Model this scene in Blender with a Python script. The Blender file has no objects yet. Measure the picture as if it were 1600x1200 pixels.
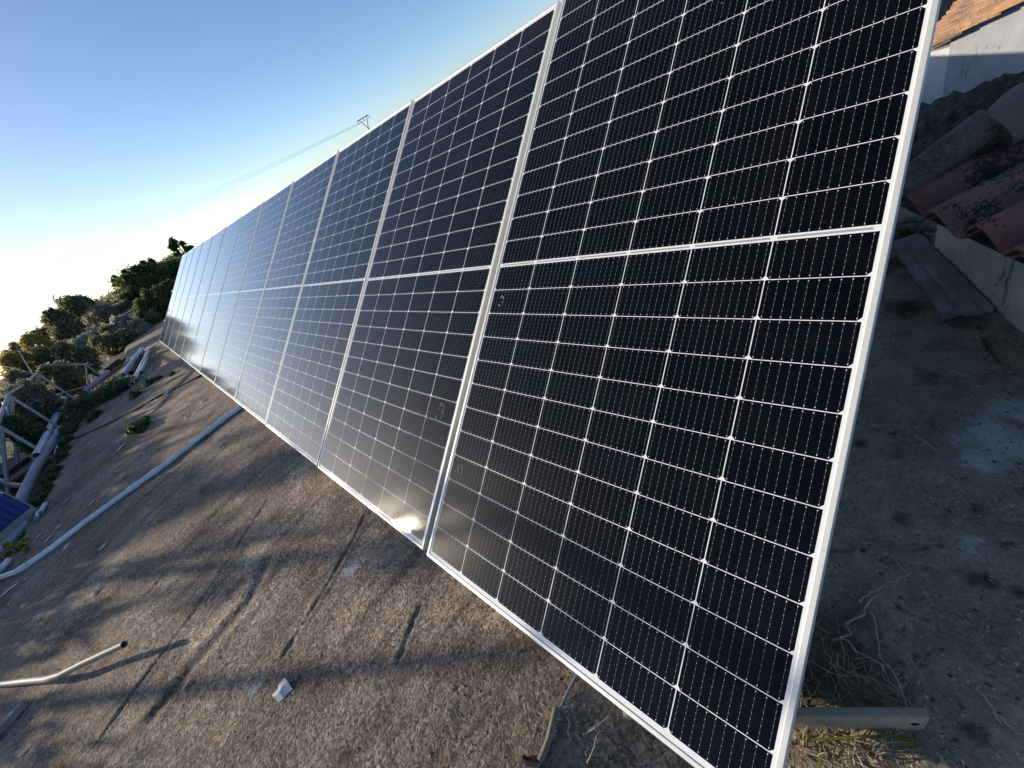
import bpy, math, random
import numpy as np
from mathutils import Vector, Matrix, noise as mnoise

R = math.radians
scene = bpy.context.scene
col = scene.collection
random.seed(7)
RNG = np.random.default_rng(11)

# ------------------------------------------------------------------ camera
TILT = R(35.0)
CT, ST = math.cos(TILT), math.sin(TILT)
CAM = Vector((0.6549, -0.0487, 1.1840))
CX = Vector((0.69505427, 0.5810903, -0.42335993))      # image right
CY = Vector((0.13682136, -0.68499936, -0.71558074))    # image down
CZ = Vector((-0.70581831, 0.43944277, -0.55561729))    # view direction
FPX = 637.0

def ray(px, py):
    return (CX * ((px - 800) / FPX) + CY * ((py - 600) / FPX) + CZ)

def gp(px, py, z=-0.04):
    d = ray(px, py)
    return CAM + d * ((z - CAM.z) / d.z)

def rd(px, py, dist):
    return CAM + ray(px, py).normalized() * dist

def rx(px, py, X):
    d = ray(px, py)
    return CAM + d * ((X - CAM.x) / d.x)

SUN_AZ, SUN_EL = R(37.0), R(14.5)
SUN = Vector((-math.cos(SUN_AZ) * math.cos(SUN_EL), -math.sin(SUN_AZ) * math.cos(SUN_EL), math.sin(SUN_EL)))
SH = Vector((math.cos(SUN_AZ), math.sin(SUN_AZ), 0))       # the way shadows run
SS = Vector((-math.sin(SUN_AZ), math.cos(SUN_AZ), 0))

def asp(a, s, z=0.0):
    return SH * a + SS * s + Vector((0, 0, z))

# ------------------------------------------------------------------ helpers
def smooth(a, b, x):
    t = np.clip((x - a) / (b - a), 0, 1)
    return t * t * (3 - 2 * t)

def link(o):
    col.objects.link(o)
    return o

def tag(o, label=None, cat=None, group=None, kind=None):
    if label: o['label'] = label
    if cat: o['category'] = cat
    if group: o['group'] = group
    if kind: o['kind'] = kind
    return o

def empty(name, loc=(0, 0, 0), label=None, cat=None, group=None):
    o = bpy.data.objects.new(name, None)
    o.empty_display_size = 0.1
    o.location = loc
    link(o)
    return tag(o, label, cat, group)

class MB:
    """collects polygons of one mesh"""
    def __init__(self):
        self.v = []; self.f = []; self.m = []; self.s = []
    def add(self, vs, fs, mi=0, sm=False):
        n = len(self.v)
        self.v += [tuple(p) for p in vs]
        for f in fs:
            self.f.append(tuple(i + n for i in f)); self.m.append(mi); self.s.append(sm)
    def box(self, c, sx, sy, sz, rot=None, mi=0, bev=0.0):
        c = Vector(c); h = Vector((sx, sy, sz)) / 2
        if bev <= 0:
            vs = [Vector((x * h.x, y * h.y, z * h.z)) for x in (-1, 1) for y in (-1, 1) for z in (-1, 1)]
            fs = [(0, 1, 3, 2), (4, 6, 7, 5), (0, 4, 5, 1), (2, 3, 7, 6), (0, 2, 6, 4), (1, 5, 7, 3)]
        else:
            import bmesh
            bm = bmesh.new(); bmesh.ops.create_cube(bm, size=1)
            for v in bm.verts: v.co = Vector((v.co.x * sx, v.co.y * sy, v.co.z * sz))
            bmesh.ops.bevel(bm, geom=bm.edges[:], offset=bev, segments=2, profile=0.6, affect='EDGES')
            bm.verts.ensure_lookup_table(); bm.faces.ensure_lookup_table()
            vs = [v.co.copy() for v in bm.verts]; fs = [[v.index for v in f.verts] for f in bm.faces]; bm.free()
        if rot is not None: vs = [rot @ v for v in vs]
        self.add([c + v for v in vs], fs, mi)
    def tube(self, pts, rad, n=8, mi=0, cap=True, sm=True, hollow=0.0):
        pts = [Vector(p) for p in pts]
        if not hasattr(rad, '__len__'): rad = [rad] * len(pts)
        rings = []; prev = None
        for i, p in enumerate(pts):
            d = (pts[min(i + 1, len(pts) - 1)] - pts[max(i - 1, 0)]).normalized()
            if prev is None:
                a = d.orthogonal().normalized()
            else:
                a = (prev - d * prev.dot(d))
                a = a.normalized() if a.length > 1e-6 else d.orthogonal().normalized()
            prev = a; b = d.cross(a)
            rings.append([p + (a * math.cos(2 * math.pi * k / n) + b * math.sin(2 * math.pi * k / n)) * rad[i] for k in range(n)])
        vs = [q for r in rings for q in r]; fs = []
        for i in range(len(pts) - 1):
            for k in range(n):
                k2 = (k + 1) % n
                fs.append((i * n + k, i * n + k2, (i + 1) * n + k2, (i + 1) * n + k))
        self.add(vs, fs, mi, sm)
        if cap:
            for i, flip in ((0, True), (len(pts) - 1, False)):
                base = rings[i]
                if hollow > 0:
                    dd = (pts[0] - pts[1]).normalized() if i == 0 else (pts[-1] - pts[-2]).normalized()
                    inner = [pts[i] + (q - pts[i]) * hollow for q in base]
                    deep = [q - dd * rad[i] * 5 for q in inner]
                    vs = base + inner + deep; fs = []
                    for k in range(n):
                        k2 = (k + 1) % n
                        fs.append((k, k2, n + k2, n + k)); fs.append((n + k, n + k2, 2 * n + k2, 2 * n + k))
                    self.add(vs, fs, mi); self.add(deep, [tuple(range(n))], mi)
                else:
                    self.add(base, [tuple(range(n))[::-1] if flip else tuple(range(n))], mi)
    def build(self, name, mats, parent=None):
        me = bpy.data.meshes.new(name)
        me.from_pydata([tuple(p) for p in self.v], [], self.f)
        if not isinstance(mats, (list, tuple)): mats = [mats]
        for m in mats: me.materials.append(m)
        me.polygons.foreach_set('material_index', self.m)
        me.polygons.foreach_set('use_smooth', self.s)
        me.update()
        o = bpy.data.objects.new(name, me)
        if parent is not None: o.parent = parent
        return link(o)

def fbm(x, y, z=0.0, oct=4):
    return mnoise.fractal(Vector((x, y, z)), 1.0, 2.0, oct)

# ------------------------------------------------------------------ materials
class NT:
    def __init__(self, name):
        self.mat = bpy.data.materials.new(name); self.mat.use_nodes = True
        self.t = self.mat.node_tree; self.t.nodes.clear()
        self.out = self.n('ShaderNodeOutputMaterial')
    def n(self, typ, **kw):
        nd = self.t.nodes.new(typ)
        for k, v in kw.items(): setattr(nd, k, v)
        return nd
    def set(self, sock, v):
        if isinstance(v, bpy.types.NodeSocket): self.t.links.new(v, sock)
        elif v is not None: sock.default_value = v
    def m(self, op, a, b=None, c=None, clamp=False):
        nd = self.n('ShaderNodeMath', operation=op); nd.use_clamp = clamp
        self.set(nd.inputs[0], a)
        if b is not None: self.set(nd.inputs[1], b)
        if c is not None: self.set(nd.inputs[2], c)
        return nd.outputs[0]
    def mix(self, fac, a, b):
        nd = self.n('ShaderNodeMix', data_type='RGBA')
        self.set(nd.inputs[0], fac)
        for s, v in ((nd.inputs[6], a), (nd.inputs[7], b)):
            self.set(s, v if isinstance(v, bpy.types.NodeSocket) else (*v, 1.0))
        return nd.outputs[2]
    def ramp(self, fac, stops):
        nd = self.n('ShaderNodeValToRGB'); cr = nd.color_ramp
        while len(cr.elements) < len(stops): cr.elements.new(0.5)
        for e, (p, c) in zip(cr.elements, stops):
            e.position = p; e.color = (c, c, c, 1) if not hasattr(c, '__len__') else (*c, 1)
        self.set(nd.inputs[0], fac)
        return nd.outputs[0]
    def coord(self, kind='Object'):
        return self.n('ShaderNodeTexCoord').outputs[kind]
    def mapping(self, vec, scale=(1, 1, 1), rot=(0, 0, 0), loc=(0, 0, 0)):
        nd = self.n('ShaderNodeMapping'); self.set(nd.inputs[0], vec)
        nd.inputs[1].default_value = loc; nd.inputs[2].default_value = rot; nd.inputs[3].default_value = scale
        return nd.outputs[0]
    def noise(self, vec, scale, detail=4, rough=0.55, dist=0.0):
        nd = self.n('ShaderNodeTexNoise'); self.set(nd.inputs['Vector'], vec)
        nd.inputs['Scale'].default_value = scale; nd.inputs['Detail'].default_value = detail
        nd.inputs['Roughness'].default_value = rough; nd.inputs['Distortion'].default_value = dist
        return nd.outputs[0]
    def voro(self, vec, scale, feature='F1', out='Distance'):
        nd = self.n('ShaderNodeTexVoronoi', feature=feature); self.set(nd.inputs['Vector'], vec)
        nd.inputs['Scale'].default_value = scale
        return nd.outputs[out]
    def bump(self, h, strength=0.5, dist=0.01, normal=None):
        nd = self.n('ShaderNodeBump'); self.set(nd.inputs['Height'], h)
        nd.inputs['Strength'].default_value = strength; nd.inputs['Distance'].default_value = dist
        if normal is not None: self.set(nd.inputs['Normal'], normal)
        return nd.outputs[0]
    def pbsdf(self, **kw):
        nd = self.n('ShaderNodeBsdfPrincipled')
        for k, v in kw.items():
            s = nd.inputs[k.replace('_', ' ')]
            if hasattr(v, '__len__') and not isinstance(v, bpy.types.NodeSocket) and len(v) == 3 and s.type == 'RGBA': v = (*v, 1)
            self.set(s, v)
        self.t.links.new(nd.outputs[0], self.out.inputs[0])
        return nd

def simple(name, c, rough=0.6, metal=0.0, var=0.25, scale=20.0, bump=0.15, dist=0.004, c2=None, spec=0.4):
    t = NT(name); co = t.coord()
    n1 = t.noise(co, scale, 5, 0.6)
    n2 = t.noise(co, scale * 0.15, 3, 0.6)
    lo = tuple(v * (1 - var) for v in c) if c2 is None else c2
    f = t.m('MULTIPLY_ADD', n1, 0.6, t.m('MULTIPLY', n2, 0.5))
    cc = t.mix(t.ramp(f, [(0.35, 0.0), (0.7, 1.0)]), lo, c)
    t.pbsdf(Base_Color=cc, Roughness=rough, Metallic=metal, Specular_IOR_Level=spec,
            Normal=t.bump(n1, bump, dist))
    return t.mat

CP, HP, MIDH = 0.1843, 0.0925, 0.006
PW, PH = 1.140, 2.282

def cell_material():
    t = NT('solar_glass')
    uvn = t.n('ShaderNodeUVMap'); sep = t.n('ShaderNodeSeparateXYZ')
    t.t.links.new(uvn.outputs[0], sep.inputs[0])
    u, v = sep.outputs[0], sep.outputs[1]
    x = t.m('MULTIPLY_ADD', u, 1 / CP, 3.0)
    av = t.m('ABSOLUTE', v)
    y = t.m('MULTIPLY', t.m('SUBTRACT', av, MIDH), 1 / HP)
    fx, fy = t.m('FRACT', x), t.m('FRACT', y)
    dx = t.m('MULTIPLY', t.m('SUBTRACT', 0.5, t.m('ABSOLUTE', t.m('SUBTRACT', fx, 0.5))), CP)
    dy = t.m('MULTIPLY', t.m('SUBTRACT', 0.5, t.m('ABSOLUTE', t.m('SUBTRACT', fy, 0.5))), HP)
    dyo = t.m('MULTIPLY', t.m('SUBTRACT', 1.0, fy), HP)
    gap = t.m('MAXIMUM', t.m('LESS_THAN', dx, 0.0011), t.m('LESS_THAN', dy, 0.0009))
    gap = t.m('MAXIMUM', gap, t.m('LESS_THAN', t.m('ADD', dx, dyo), 0.0095))
    outx = t.m('GREATER_THAN', t.m('ABSOLUTE', u), 3 * CP - 0.0013)
    outy = t.m('MAXIMUM', t.m('LESS_THAN', y, 0.01), t.m('GREATER_THAN', y, 11.99))
    gap = t.m('MAXIMUM', gap, t.m('MAXIMUM', outx, outy))
    bx = t.m('MULTIPLY', t.m('ABSOLUTE', t.m('SUBTRACT', t.m('FRACT', t.m('MULTIPLY', fx, 10.0)), 0.5)), CP / 10)
    line = t.m('LESS_THAN', bx, 0.00017)
    dots = t.m('LESS_THAN', t.m('ABSOLUTE', t.m('SUBTRACT', t.m('FRACT', t.m('MULTIPLY', fy, 7.0)), 0.5)), 0.06)
    dots = t.m('MULTIPLY', dots, t.m('LESS_THAN', bx, 0.0005))
    ends = t.m('MULTIPLY', t.m('LESS_THAN', t.m('ABSOLUTE', t.m('SUBTRACT', dy, 0.0055)), 0.0009), t.m('LESS_THAN', bx, 0.0009))
    ribbon = t.m('MULTIPLY', t.m('LESS_THAN', av, 0.0026), t.m('GREATER_THAN', dx, 0.007))
    ribbon = t.m('MULTIPLY', ribbon, t.m('LESS_THAN', t.m('ABSOLUTE', u), 3 * CP - 0.012))
    # cell colour, each cell a touch different, faint dust
    cid = t.n('ShaderNodeCombineXYZ')
    t.set(cid.inputs[0], t.m('FLOOR', x)); t.set(cid.inputs[1], t.m('FLOOR', t.m('MULTIPLY', v, 1 / HP)))
    oi = t.n('ShaderNodeObjectInfo'); t.set(cid.inputs[2], oi.outputs['Random'])
    wn = t.n('ShaderNodeTexWhiteNoise'); t.set(wn.inputs[0], cid.outputs[0])
    cell = t.mix(wn.outputs[0], (0.0014, 0.0014, 0.0024), (0.0028, 0.0028, 0.0052))
    co = t.coord()
    dustv = t.n('ShaderNodeVectorMath', operation='ADD'); t.set(dustv.inputs[0], co); t.set(dustv.inputs[1], oi.outputs['Location'])
    dn = t.noise(dustv.outputs[0], 7.0, 6, 0.65)
    dust = t.m('MULTIPLY', t.ramp(dn, [(0.45, 0.0), (0.75, 1.0)]), 0.004)
    run = t.noise(t.mapping(dustv.outputs[0], (26.0, 1.3, 1.0)), 1.0, 5, 0.65, 0.2)
    dust = t.m('MULTIPLY_ADD', t.ramp(run, [(0.52, 0.0), (0.75, 1.0)]), 0.004, dust)
    low = t.m('MULTIPLY', t.ramp(t.m('MULTIPLY_ADD', v, -0.44, 0.5), [(0.0, 0.0), (0.9, 0.0), (1.0, 1.0)]), 0.012)
    dust = t.m('ADD', dust, low)
    c = t.mix(t.m('MULTIPLY', line, 0.5), cell, (0.36, 0.36, 0.37))
    c = t.mix(t.m('MAXIMUM', t.m('MULTIPLY', dots, 0.6), t.m('MULTIPLY', ends, 0.9)), c, (0.72, 0.72, 0.72))
    c = t.mix(gap, c, (0.74, 0.75, 0.76))
    c = t.mix(ribbon, c, (0.32, 0.34, 0.36))
    c = t.mix(dust, c, (0.5, 0.44, 0.36))
    spk = t.voro(dustv.outputs[0], 11.0)
    spk = t.m('MULTIPLY', t.m('LESS_THAN', spk, 0.028), t.m('GREATER_THAN', dn, 0.50))
    c = t.mix(t.m('MULTIPLY', spk, 0.22), c, (0.55, 0.52, 0.46))
    smear = t.m('MULTIPLY_ADD', t.noise(dustv.outputs[0], 3.0, 5, 0.6), 0.045, 0.045)
    bn = t.bump(t.noise(co, 900.0, 2, 0.5), 0.05, 0.0006)
    t.pbsdf(Base_Color=c, Roughness=0.18, Specular_IOR_Level=0.5, IOR=1.11, Coat_Weight=1.0, Coat_Roughness=smear,
            Coat_IOR=1.25, Coat_Normal=bn)
    return t.mat

def ground_material():
    """old rough cement, brown in front of the array, damp dark soil behind it"""
    t = NT('rough_cement'); co = t.coord()
    geo = t.n('ShaderNodeSeparateXYZ'); t.set(geo.inputs[0], co)
    at = t.n('ShaderNodeAttribute'); at.attribute_name = 'mask'
    sp = t.n('ShaderNodeSeparateColor'); t.set(sp.inputs[0], at.outputs[0])
    pale, dark, soil = sp.outputs[0], sp.outputs[1], sp.outputs[2]
    big = t.noise(co, 0.9, 6, 0.6, 0.4)
    mid = t.noise(co, 6.0, 6, 0.65, 0.3)
    fine = t.noise(co, 60.0, 5, 0.7)
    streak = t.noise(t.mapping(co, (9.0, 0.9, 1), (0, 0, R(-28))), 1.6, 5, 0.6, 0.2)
    warp = t.n('ShaderNodeVectorMath', operation='MULTIPLY_ADD')
    wv = t.n('ShaderNodeTexNoise'); t.set(wv.inputs['Vector'], co); wv.inputs['Scale'].default_value = 28.0; wv.inputs['Detail'].default_value = 3.0
    t.set(warp.inputs[0], wv.outputs['Color']); warp.inputs[1].default_value = (0.035, 0.035, 0.0); t.set(warp.inputs[2], co)
    gm = t.mapping(warp.outputs[0], (1.0, 1.0, 1), (0, 0, R(-28)))
    grain = t.voro(gm, 135.0)
    gid = t.voro(gm, 135.0, out='Color')
    gsep = t.n('ShaderNodeSeparateColor'); t.set(gsep.inputs[0], gid)
    coarse = t.voro(t.mapping(warp.outputs[0], (1.0, 0.6, 1), (0, 0, R(-28))), 38.0)
    grain2 = t.voro(co, 150.0)
    base = t.mix(t.ramp(mid, [(0.3, 0.0), (0.7, 1.0)]), (0.41, 0.300, 0.215), (0.66, 0.525, 0.40))
    base = t.mix(t.ramp(big, [(0.38, 0.0), (0.62, 0.7)]), base, (0.27, 0.207, 0.158))
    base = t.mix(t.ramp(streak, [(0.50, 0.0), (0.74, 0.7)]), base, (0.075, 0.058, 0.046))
    base = t.mix(t.ramp(t.noise(co, 4.3, 7, 0.75, 0.5), [(0.50, 0.0), (0.66, 0.5)]), base, (0.12, 0.086, 0.06))
    base = t.mix(t.ramp(t.noise(co, 2.6, 6, 0.7, 0.6), [(0.56, 0.0), (0.70, 0.6)]), base, (0.27, 0.20, 0.135))
    gcol = t.ramp(t.m('MULTIPLY_ADD', gsep.outputs[0], 0.42, t.m('MULTIPLY', fine, 0.62)), [(0.24, 0.30), (0.48, 0.85), (0.68, 1.35), (0.85, 2.4)])
    hsv = t.n('ShaderNodeMix', data_type='RGBA', blend_type='MULTIPLY'); hsv.inputs[0].default_value = 1.0
    t.set(hsv.inputs[6], base); t.set(hsv.inputs[7], gcol)
    base = hsv.outputs[2]
    base = t.mix(t.ramp(grain2, [(0.0, 0.75), (0.25, 0.0)]), base, (0.60, 0.50, 0.40))
    base = t.mix(t.ramp(t.noise(co, 1.3, 7, 0.75, 0.8), [(0.52, 0.0), (0.66, 0.55)]), base, (0.45, 0.37, 0.295))
    soilc = t.mix(t.ramp(mid, [(0.3, 0.0), (0.72, 1.0)]), (0.26, 0.205, 0.135), (0.58, 0.47, 0.33))
    soilc = t.mix(t.ramp(t.m('MULTIPLY_ADD', gsep.outputs[0], 0.4, t.m('MULTIPLY', fine, 0.6)), [(0.40, 0.0), (0.75, 0.75)]), soilc, (0.60, 0.51, 0.38))
    soilc = t.mix(t.ramp(t.noise(co, 14.0, 6, 0.7, 0.5), [(0.60, 0.0), (0.68, 0.7)]), soilc, (0.022, 0.02, 0.018))
    soilc = t.mix(t.ramp(grain2, [(0.0, 0.8), (0.16, 0.0)]), soilc, (0.68, 0.59, 0.46))
    c = t.mix(soil, base, soilc)
    pm = t.ramp(t.m('MULTIPLY_ADD', pale, 0.58, t.noise(co, 46.0, 9, 0.85, 0.4)), [(0.71, 0.0), (0.95, 0.9)])
    c = t.mix(pm, c, (0.78, 0.75, 0.70))
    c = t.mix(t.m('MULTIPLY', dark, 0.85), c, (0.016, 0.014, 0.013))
    h = t.m('MULTIPLY_ADD', t.ramp(grain, [(0.0, 1.0), (0.6, 0.0)]), t.m('MULTIPLY_ADD', gsep.outputs[1], 0.9, 0.15), t.m('MULTIPLY', t.noise(co, 95.0, 5, 0.7), 2.6))
    rough_ = t.ramp(t.noise(co, 1.7, 4, 0.6), [(0.35, 0.35), (0.65, 1.0)])
    h = t.m('MULTIPLY', h, rough_)
    h = t.m('MULTIPLY_ADD', t.ramp(coarse, [(0.0, 1.0), (0.6, 0.0)]), 0.22, h)
    h = t.m('MULTIPLY_ADD', streak, 0.6, h)
    n1 = t.bump(h, 1.0, 0.0125)
    n2 = t.bump(mid, 0.5, 0.02, n1)
    t.pbsdf(Base_Color=c, Roughness=0.92, Specular_IOR_Level=0.25, Normal=n2)
    return t.mat

def terrain_material():
    t = NT('hillside_soil'); co = t.coord()
    n = t.noise(co, 0.7, 6, 0.65); n2 = t.noise(co, 9.0, 6, 0.7)
    c = t.mix(t.ramp(n, [(0.4, 0), (0.62, 1)]), (0.115, 0.092, 0.066), (0.05, 0.062, 0.028))
    c = t.mix(t.ramp(n2, [(0.5, 0), (0.75, 0.8)]), c, (0.20, 0.165, 0.12))
    t.pbsdf(Base_Color=c, Roughness=0.95, Specular_IOR_Level=0.2, Normal=t.bump(n2, 0.9, 0.08))
    return t.mat

def leaf_material(name, c1, c2, trans=0.35, rough=0.5):
    t = NT(name)
    g = t.n('ShaderNodeNewGeometry')
    r = g.outputs['Random Per Island']
    c = t.mix(r, c1, c2)
    p = t.n('ShaderNodeBsdfPrincipled'); t.set(p.inputs['Base Color'], c); p.inputs['Roughness'].default_value = rough
    p.inputs['Specular IOR Level'].default_value = 0.35
    tr = t.n('ShaderNodeBsdfTranslucent')
    hs = t.n('ShaderNodeHueSaturation'); hs.inputs['Value'].default_value = 1.5; t.set(hs.inputs['Color'], c)
    t.set(tr.inputs[0], hs.outputs[0])
    mx = t.n('ShaderNodeMixShader'); mx.inputs[0].default_value = trans
    t.t.links.new(p.outputs[0], mx.inputs[1]); t.t.links.new(tr.outputs[0], mx.inputs[2])
    t.t.links.new(mx.outputs[0], t.out.inputs[0])
    return t.mat

def tile_material(name, red, dirt, dirtamt, grad=None):
    t = NT(name); co = t.coord()
    n = t.noise(co, 5.0, 6, 0.65, 0.3); n2 = t.noise(t.mapping(co, (1, 1, 1)), 75.0, 6, 0.75, 1.0)
    n3 = t.noise(co, 130.0, 4, 0.7)
    g = t.n('ShaderNodeNewGeometry').outputs['Random Per Island']
    c = t.mix(t.ramp(n, [(0.35, 0), (0.65, 1)]), red[0], red[1])
    c = t.mix(t.m('MULTIPLY', g, 0.5), c, red[2])
    v_ = t.m('MULTIPLY_ADD', n, 0.55, t.m('MULTIPLY', n2, 0.5))
    if grad is not None:
        dt = t.n('ShaderNodeVectorMath', operation='DOT_PRODUCT'); t.set(dt.inputs[0], co); dt.inputs[1].default_value = grad[0]
        v_ = t.m('ADD', v_, t.m('MULTIPLY_ADD', dt.outputs['Value'], grad[1], grad[2]))
    sp = t.ramp(v_, [(0.525, 0.0), (0.57, 1.0)])
    c = t.mix(t.m('MULTIPLY', sp, dirtamt), c, dirt)
    t.pbsdf(Base_Color=c, Roughness=0.85, Specular_IOR_Level=0.3,
            Normal=t.bump(t.m('ADD', n2, t.m('MULTIPLY', n3, 0.5)), 0.6, 0.006))
    return t.mat

def wood_material(name, c1, c2, axis=0, sc=1.0):
    t = NT(name); co = t.coord()
    s = [40.0 * sc] * 3; s[axis] = 1.6 * sc
    n = t.noise(t.mapping(co, tuple(s)), 1.0, 7, 0.7, 0.35)
    n2 = t.noise(co, 6.0, 5, 0.6)
    n4 = t.noise(t.mapping(co, tuple(v * 3.1 for v in s)), 1.0, 4, 0.7, 0.2)
    c = t.mix(t.ramp(n2, [(0.32, 0), (0.68, 1)]), c1, c2)
    c = t.mix(t.ramp(n4, [(0.35, 0.55), (0.65, 0.0)]), c, tuple(v * 0.7 for v in c1))
    crack = t.ramp(n, [(0.30, 1.0), (0.37, 0.0)])
    c = t.mix(crack, c, tuple(v * 0.15 for v in c1))
    t.pbsdf(Base_Color=c, Roughness=0.85, Specular_IOR_Level=0.25, Normal=t.bump(t.m('MULTIPLY_ADD', crack, -1.2, n4), 0.6, 0.004))
    return t.mat

def plaster_material(name, c, stain, amt):
    t = NT(name); co = t.coord()
    n = t.noise(co, 3.0, 7, 0.7, 0.3); n2 = t.noise(co, 60.0, 5, 0.7)
    n3 = t.noise(t.mapping(co, (16, 16, 2.4)), 1.0, 6, 0.7, 0.8)
    cc = t.mix(t.ramp(n, [(0.42, 0), (0.7, amt)]), c, stain)
    cc = t.mix(t.ramp(n3, [(0.60, 0), (0.68, amt)]), cc, tuple(v * 0.25 for v in stain))
    t.pbsdf(Base_Color=cc, Roughness=0.9, Specular_IOR_Level=0.25, Normal=t.bump(t.m('ADD', n2, n), 0.5, 0.006))
    return t.mat

M = {}
M['glass'] = cell_material()
M['alu'] = simple('anodised_aluminium', (0.78, 0.77, 0.72), 0.42, 0.35, 0.06, 30, 0.03, 0.001, spec=0.5)
M['back'] = simple('white_backsheet', (0.7, 0.7, 0.7), 0.5)
M['galv'] = simple('galvanised_steel', (0.42, 0.44, 0.46), 0.5, 0.6, 0.3, 12, 0.08)
M['dsteel'] = simple('dull_steel', (0.10, 0.105, 0.11), 0.6, 0.5, 0.4, 15, 0.15)
M['rack'] = simple('weathered_grey_paint', (0.58, 0.57, 0.56), 0.65, 0.1, 0.4, 14, 0.2, c2=(0.38, 0.36, 0.34))
M['ground'] = ground_material()
M['terrain'] = terrain_material()
M['pvc'] = simple('white_pvc', (0.86, 0.88, 0.92), 0.42, 0, 0.2, 9, 0.08, c2=(0.62, 0.63, 0.64))
M['pvc2'] = simple('beige_pvc', (0.36, 0.33, 0.25), 0.6, 0, 0.4, 12, 0.2, c2=(0.20, 0.18, 0.14))
M['dark_in'] = simple('dark_plastic', (0.016, 0.016, 0.016), 0.6)
M['blackpipe'] = simple('black_pipe', (0.02, 0.02, 0.021), 0.5)
M['brownpipe'] = simple('rusty_pipe', (0.10, 0.055, 0.035), 0.8, 0, 0.5, 30, 0.4)
M['pinkpipe'] = simple('dusty_mauve_pipe', (0.50, 0.40, 0.50), 0.6, 0, 0.3, 10, 0.2, c2=(0.34, 0.28, 0.33))
M['foil'] = simple('crumpled_foil', (0.74, 0.75, 0.80), 0.35, 0.3, 0.3, 25, 0.9, 0.02)
M['duct'] = simple('silver_duct', (0.46, 0.46, 0.46), 0.4, 0.6, 0.4, 20, 0.4)
M['blue'] = simple('blue_plastic', (0.030, 0.085, 0.36), 0.4, 0, 0.3, 8, 0.1)
M['beige'] = simple('beige_plastic', (0.46, 0.44, 0.38), 0.5, 0, 0.2, 8, 0.08)
M['yellow'] = simple('yellow_plastic', (0.62, 0.50, 0.22), 0.5)
M['blackwood'] = wood_material('dark_wood', (0.02, 0.018, 0.016), (0.05, 0.045, 0.04))
M['tanboard'] = wood_material('tan_board', (0.17, 0.14, 0.10), (0.30, 0.25, 0.19))
M['greywood'] = wood_material('weathered_wood', (0.17, 0.15, 0.125), (0.46, 0.44, 0.41), 0, 1.3)
M['timber'] = wood_material('pale_timber', (0.30, 0.245, 0.17), (0.52, 0.44, 0.32), 0, 1.5)
M['cable'] = simple('grey_cable', (0.20, 0.22, 0.25), 0.5)
M['conduit'] = simple('dusty_conduit', (0.22, 0.20, 0.13), 0.7, 0, 0.4, 40, 0.3)
M['flake'] = simple('pale_flake', (0.80, 0.76, 0.68), 0.8, 0, 0.3, 40, 0.2)
M['stone'] = simple('dull_stone', (0.20, 0.185, 0.165), 0.9, 0, 0.5, 30, 0.7, 0.01)
M['tank'] = simple('white_tank', (0.72, 0.73, 0.73), 0.5)
M['wire'] = simple('steel_wire', (0.22, 0.23, 0.24), 0.6)
M['pylon'] = simple('grey_pylon_steel', (0.36, 0.36, 0.35), 0.7, 0.2)
M['bark'] = wood_material('bark', (0.06, 0.048, 0.038), (0.15, 0.125, 0.10), 2)
M['twig'] = simple('dry_twig_bark', (0.60, 0.50, 0.38), 0.85, 0, 0.5, 60, 0.4, c2=(0.30, 0.24, 0.18))
M['straw'] = leaf_material('dry_straw', (0.26, 0.20, 0.12), (0.70, 0.58, 0.40), 0.25, 0.7)
M['blade'] = leaf_material('green_blade', (0.10, 0.15, 0.02), (0.28, 0.34, 0.07), 0.4)
M['lf_dark'] = leaf_material('dark_evergreen_leaf', (0.040, 0.062, 0.022), (0.16, 0.20, 0.07), 0.45)
M['lf_deep'] = leaf_material('deep_shrub_leaf', (0.10, 0.10, 0.055), (0.32, 0.31, 0.17), 0.5)
M['lf_grey'] = leaf_material('grey_green_leaf', (0.17, 0.18, 0.13), (0.44, 0.45, 0.34), 0.45)
M['lf_brown'] = leaf_material('dry_brown_leaf', (0.16, 0.135, 0.09), (0.40, 0.34, 0.24), 0.45)
M['lf_gold'] = leaf_material('golden_leaf', (0.20, 0.155, 0.045), (0.52, 0.39, 0.11), 0.55)
M['lf_weed'] = leaf_material('weed_leaf', (0.035, 0.075, 0.035), (0.12, 0.19, 0.085), 0.35)
M['lf_lime'] = leaf_material('lime_leaf', (0.16, 0.20, 0.03), (0.42, 0.44, 0.11), 0.45)
M['tile'] = tile_material('lichened_clay_tile', ((0.34, 0.14, 0.12), (0.52, 0.26, 0.22), (0.30, 0.20, 0.18)), (0.030, 0.027, 0.027), 0.9, ((0.79, 0.555, 0.259), 0.40, -0.012))
M['cap'] = tile_material('mortared_cap', ((0.16, 0.14, 0.115), (0.27, 0.24, 0.20), (0.14, 0.125, 0.105)), (0.03, 0.03, 0.028), 0.6)
M['mortar'] = simple('grey_green_mortar', (0.25, 0.24, 0.19), 0.9, 0, 0.35, 25, 0.4, 0.006)
M['lichen'] = simple('black_lichen_tile', (0.12, 0.105, 0.082), 0.9, 0, 0.5, 40, 1.0, 0.03, c2=(0.016, 0.015, 0.014))
M['fartile'] = tile_material('terracotta_tile', ((0.44, 0.22, 0.11), (0.60, 0.40, 0.24), (0.26, 0.15, 0.12)), (0.09, 0.065, 0.06), 0.75)
M['plaster'] = plaster_material('stained_plaster', (0.62, 0.61, 0.51), (0.30, 0.29, 0.24), 0.95)
M['wallgrey'] = plaster_material('grey_render', (0.50, 0.53, 0.57), (0.36, 0.38, 0.41), 0.7)
M['wallwhite'] = plaster_material('white_render', (0.80, 0.82, 0.84), (0.62, 0.64, 0.66), 0.5)
M['stain'] = simple('chalky_stain', (0.34, 0.36, 0.39), 0.8)

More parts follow.
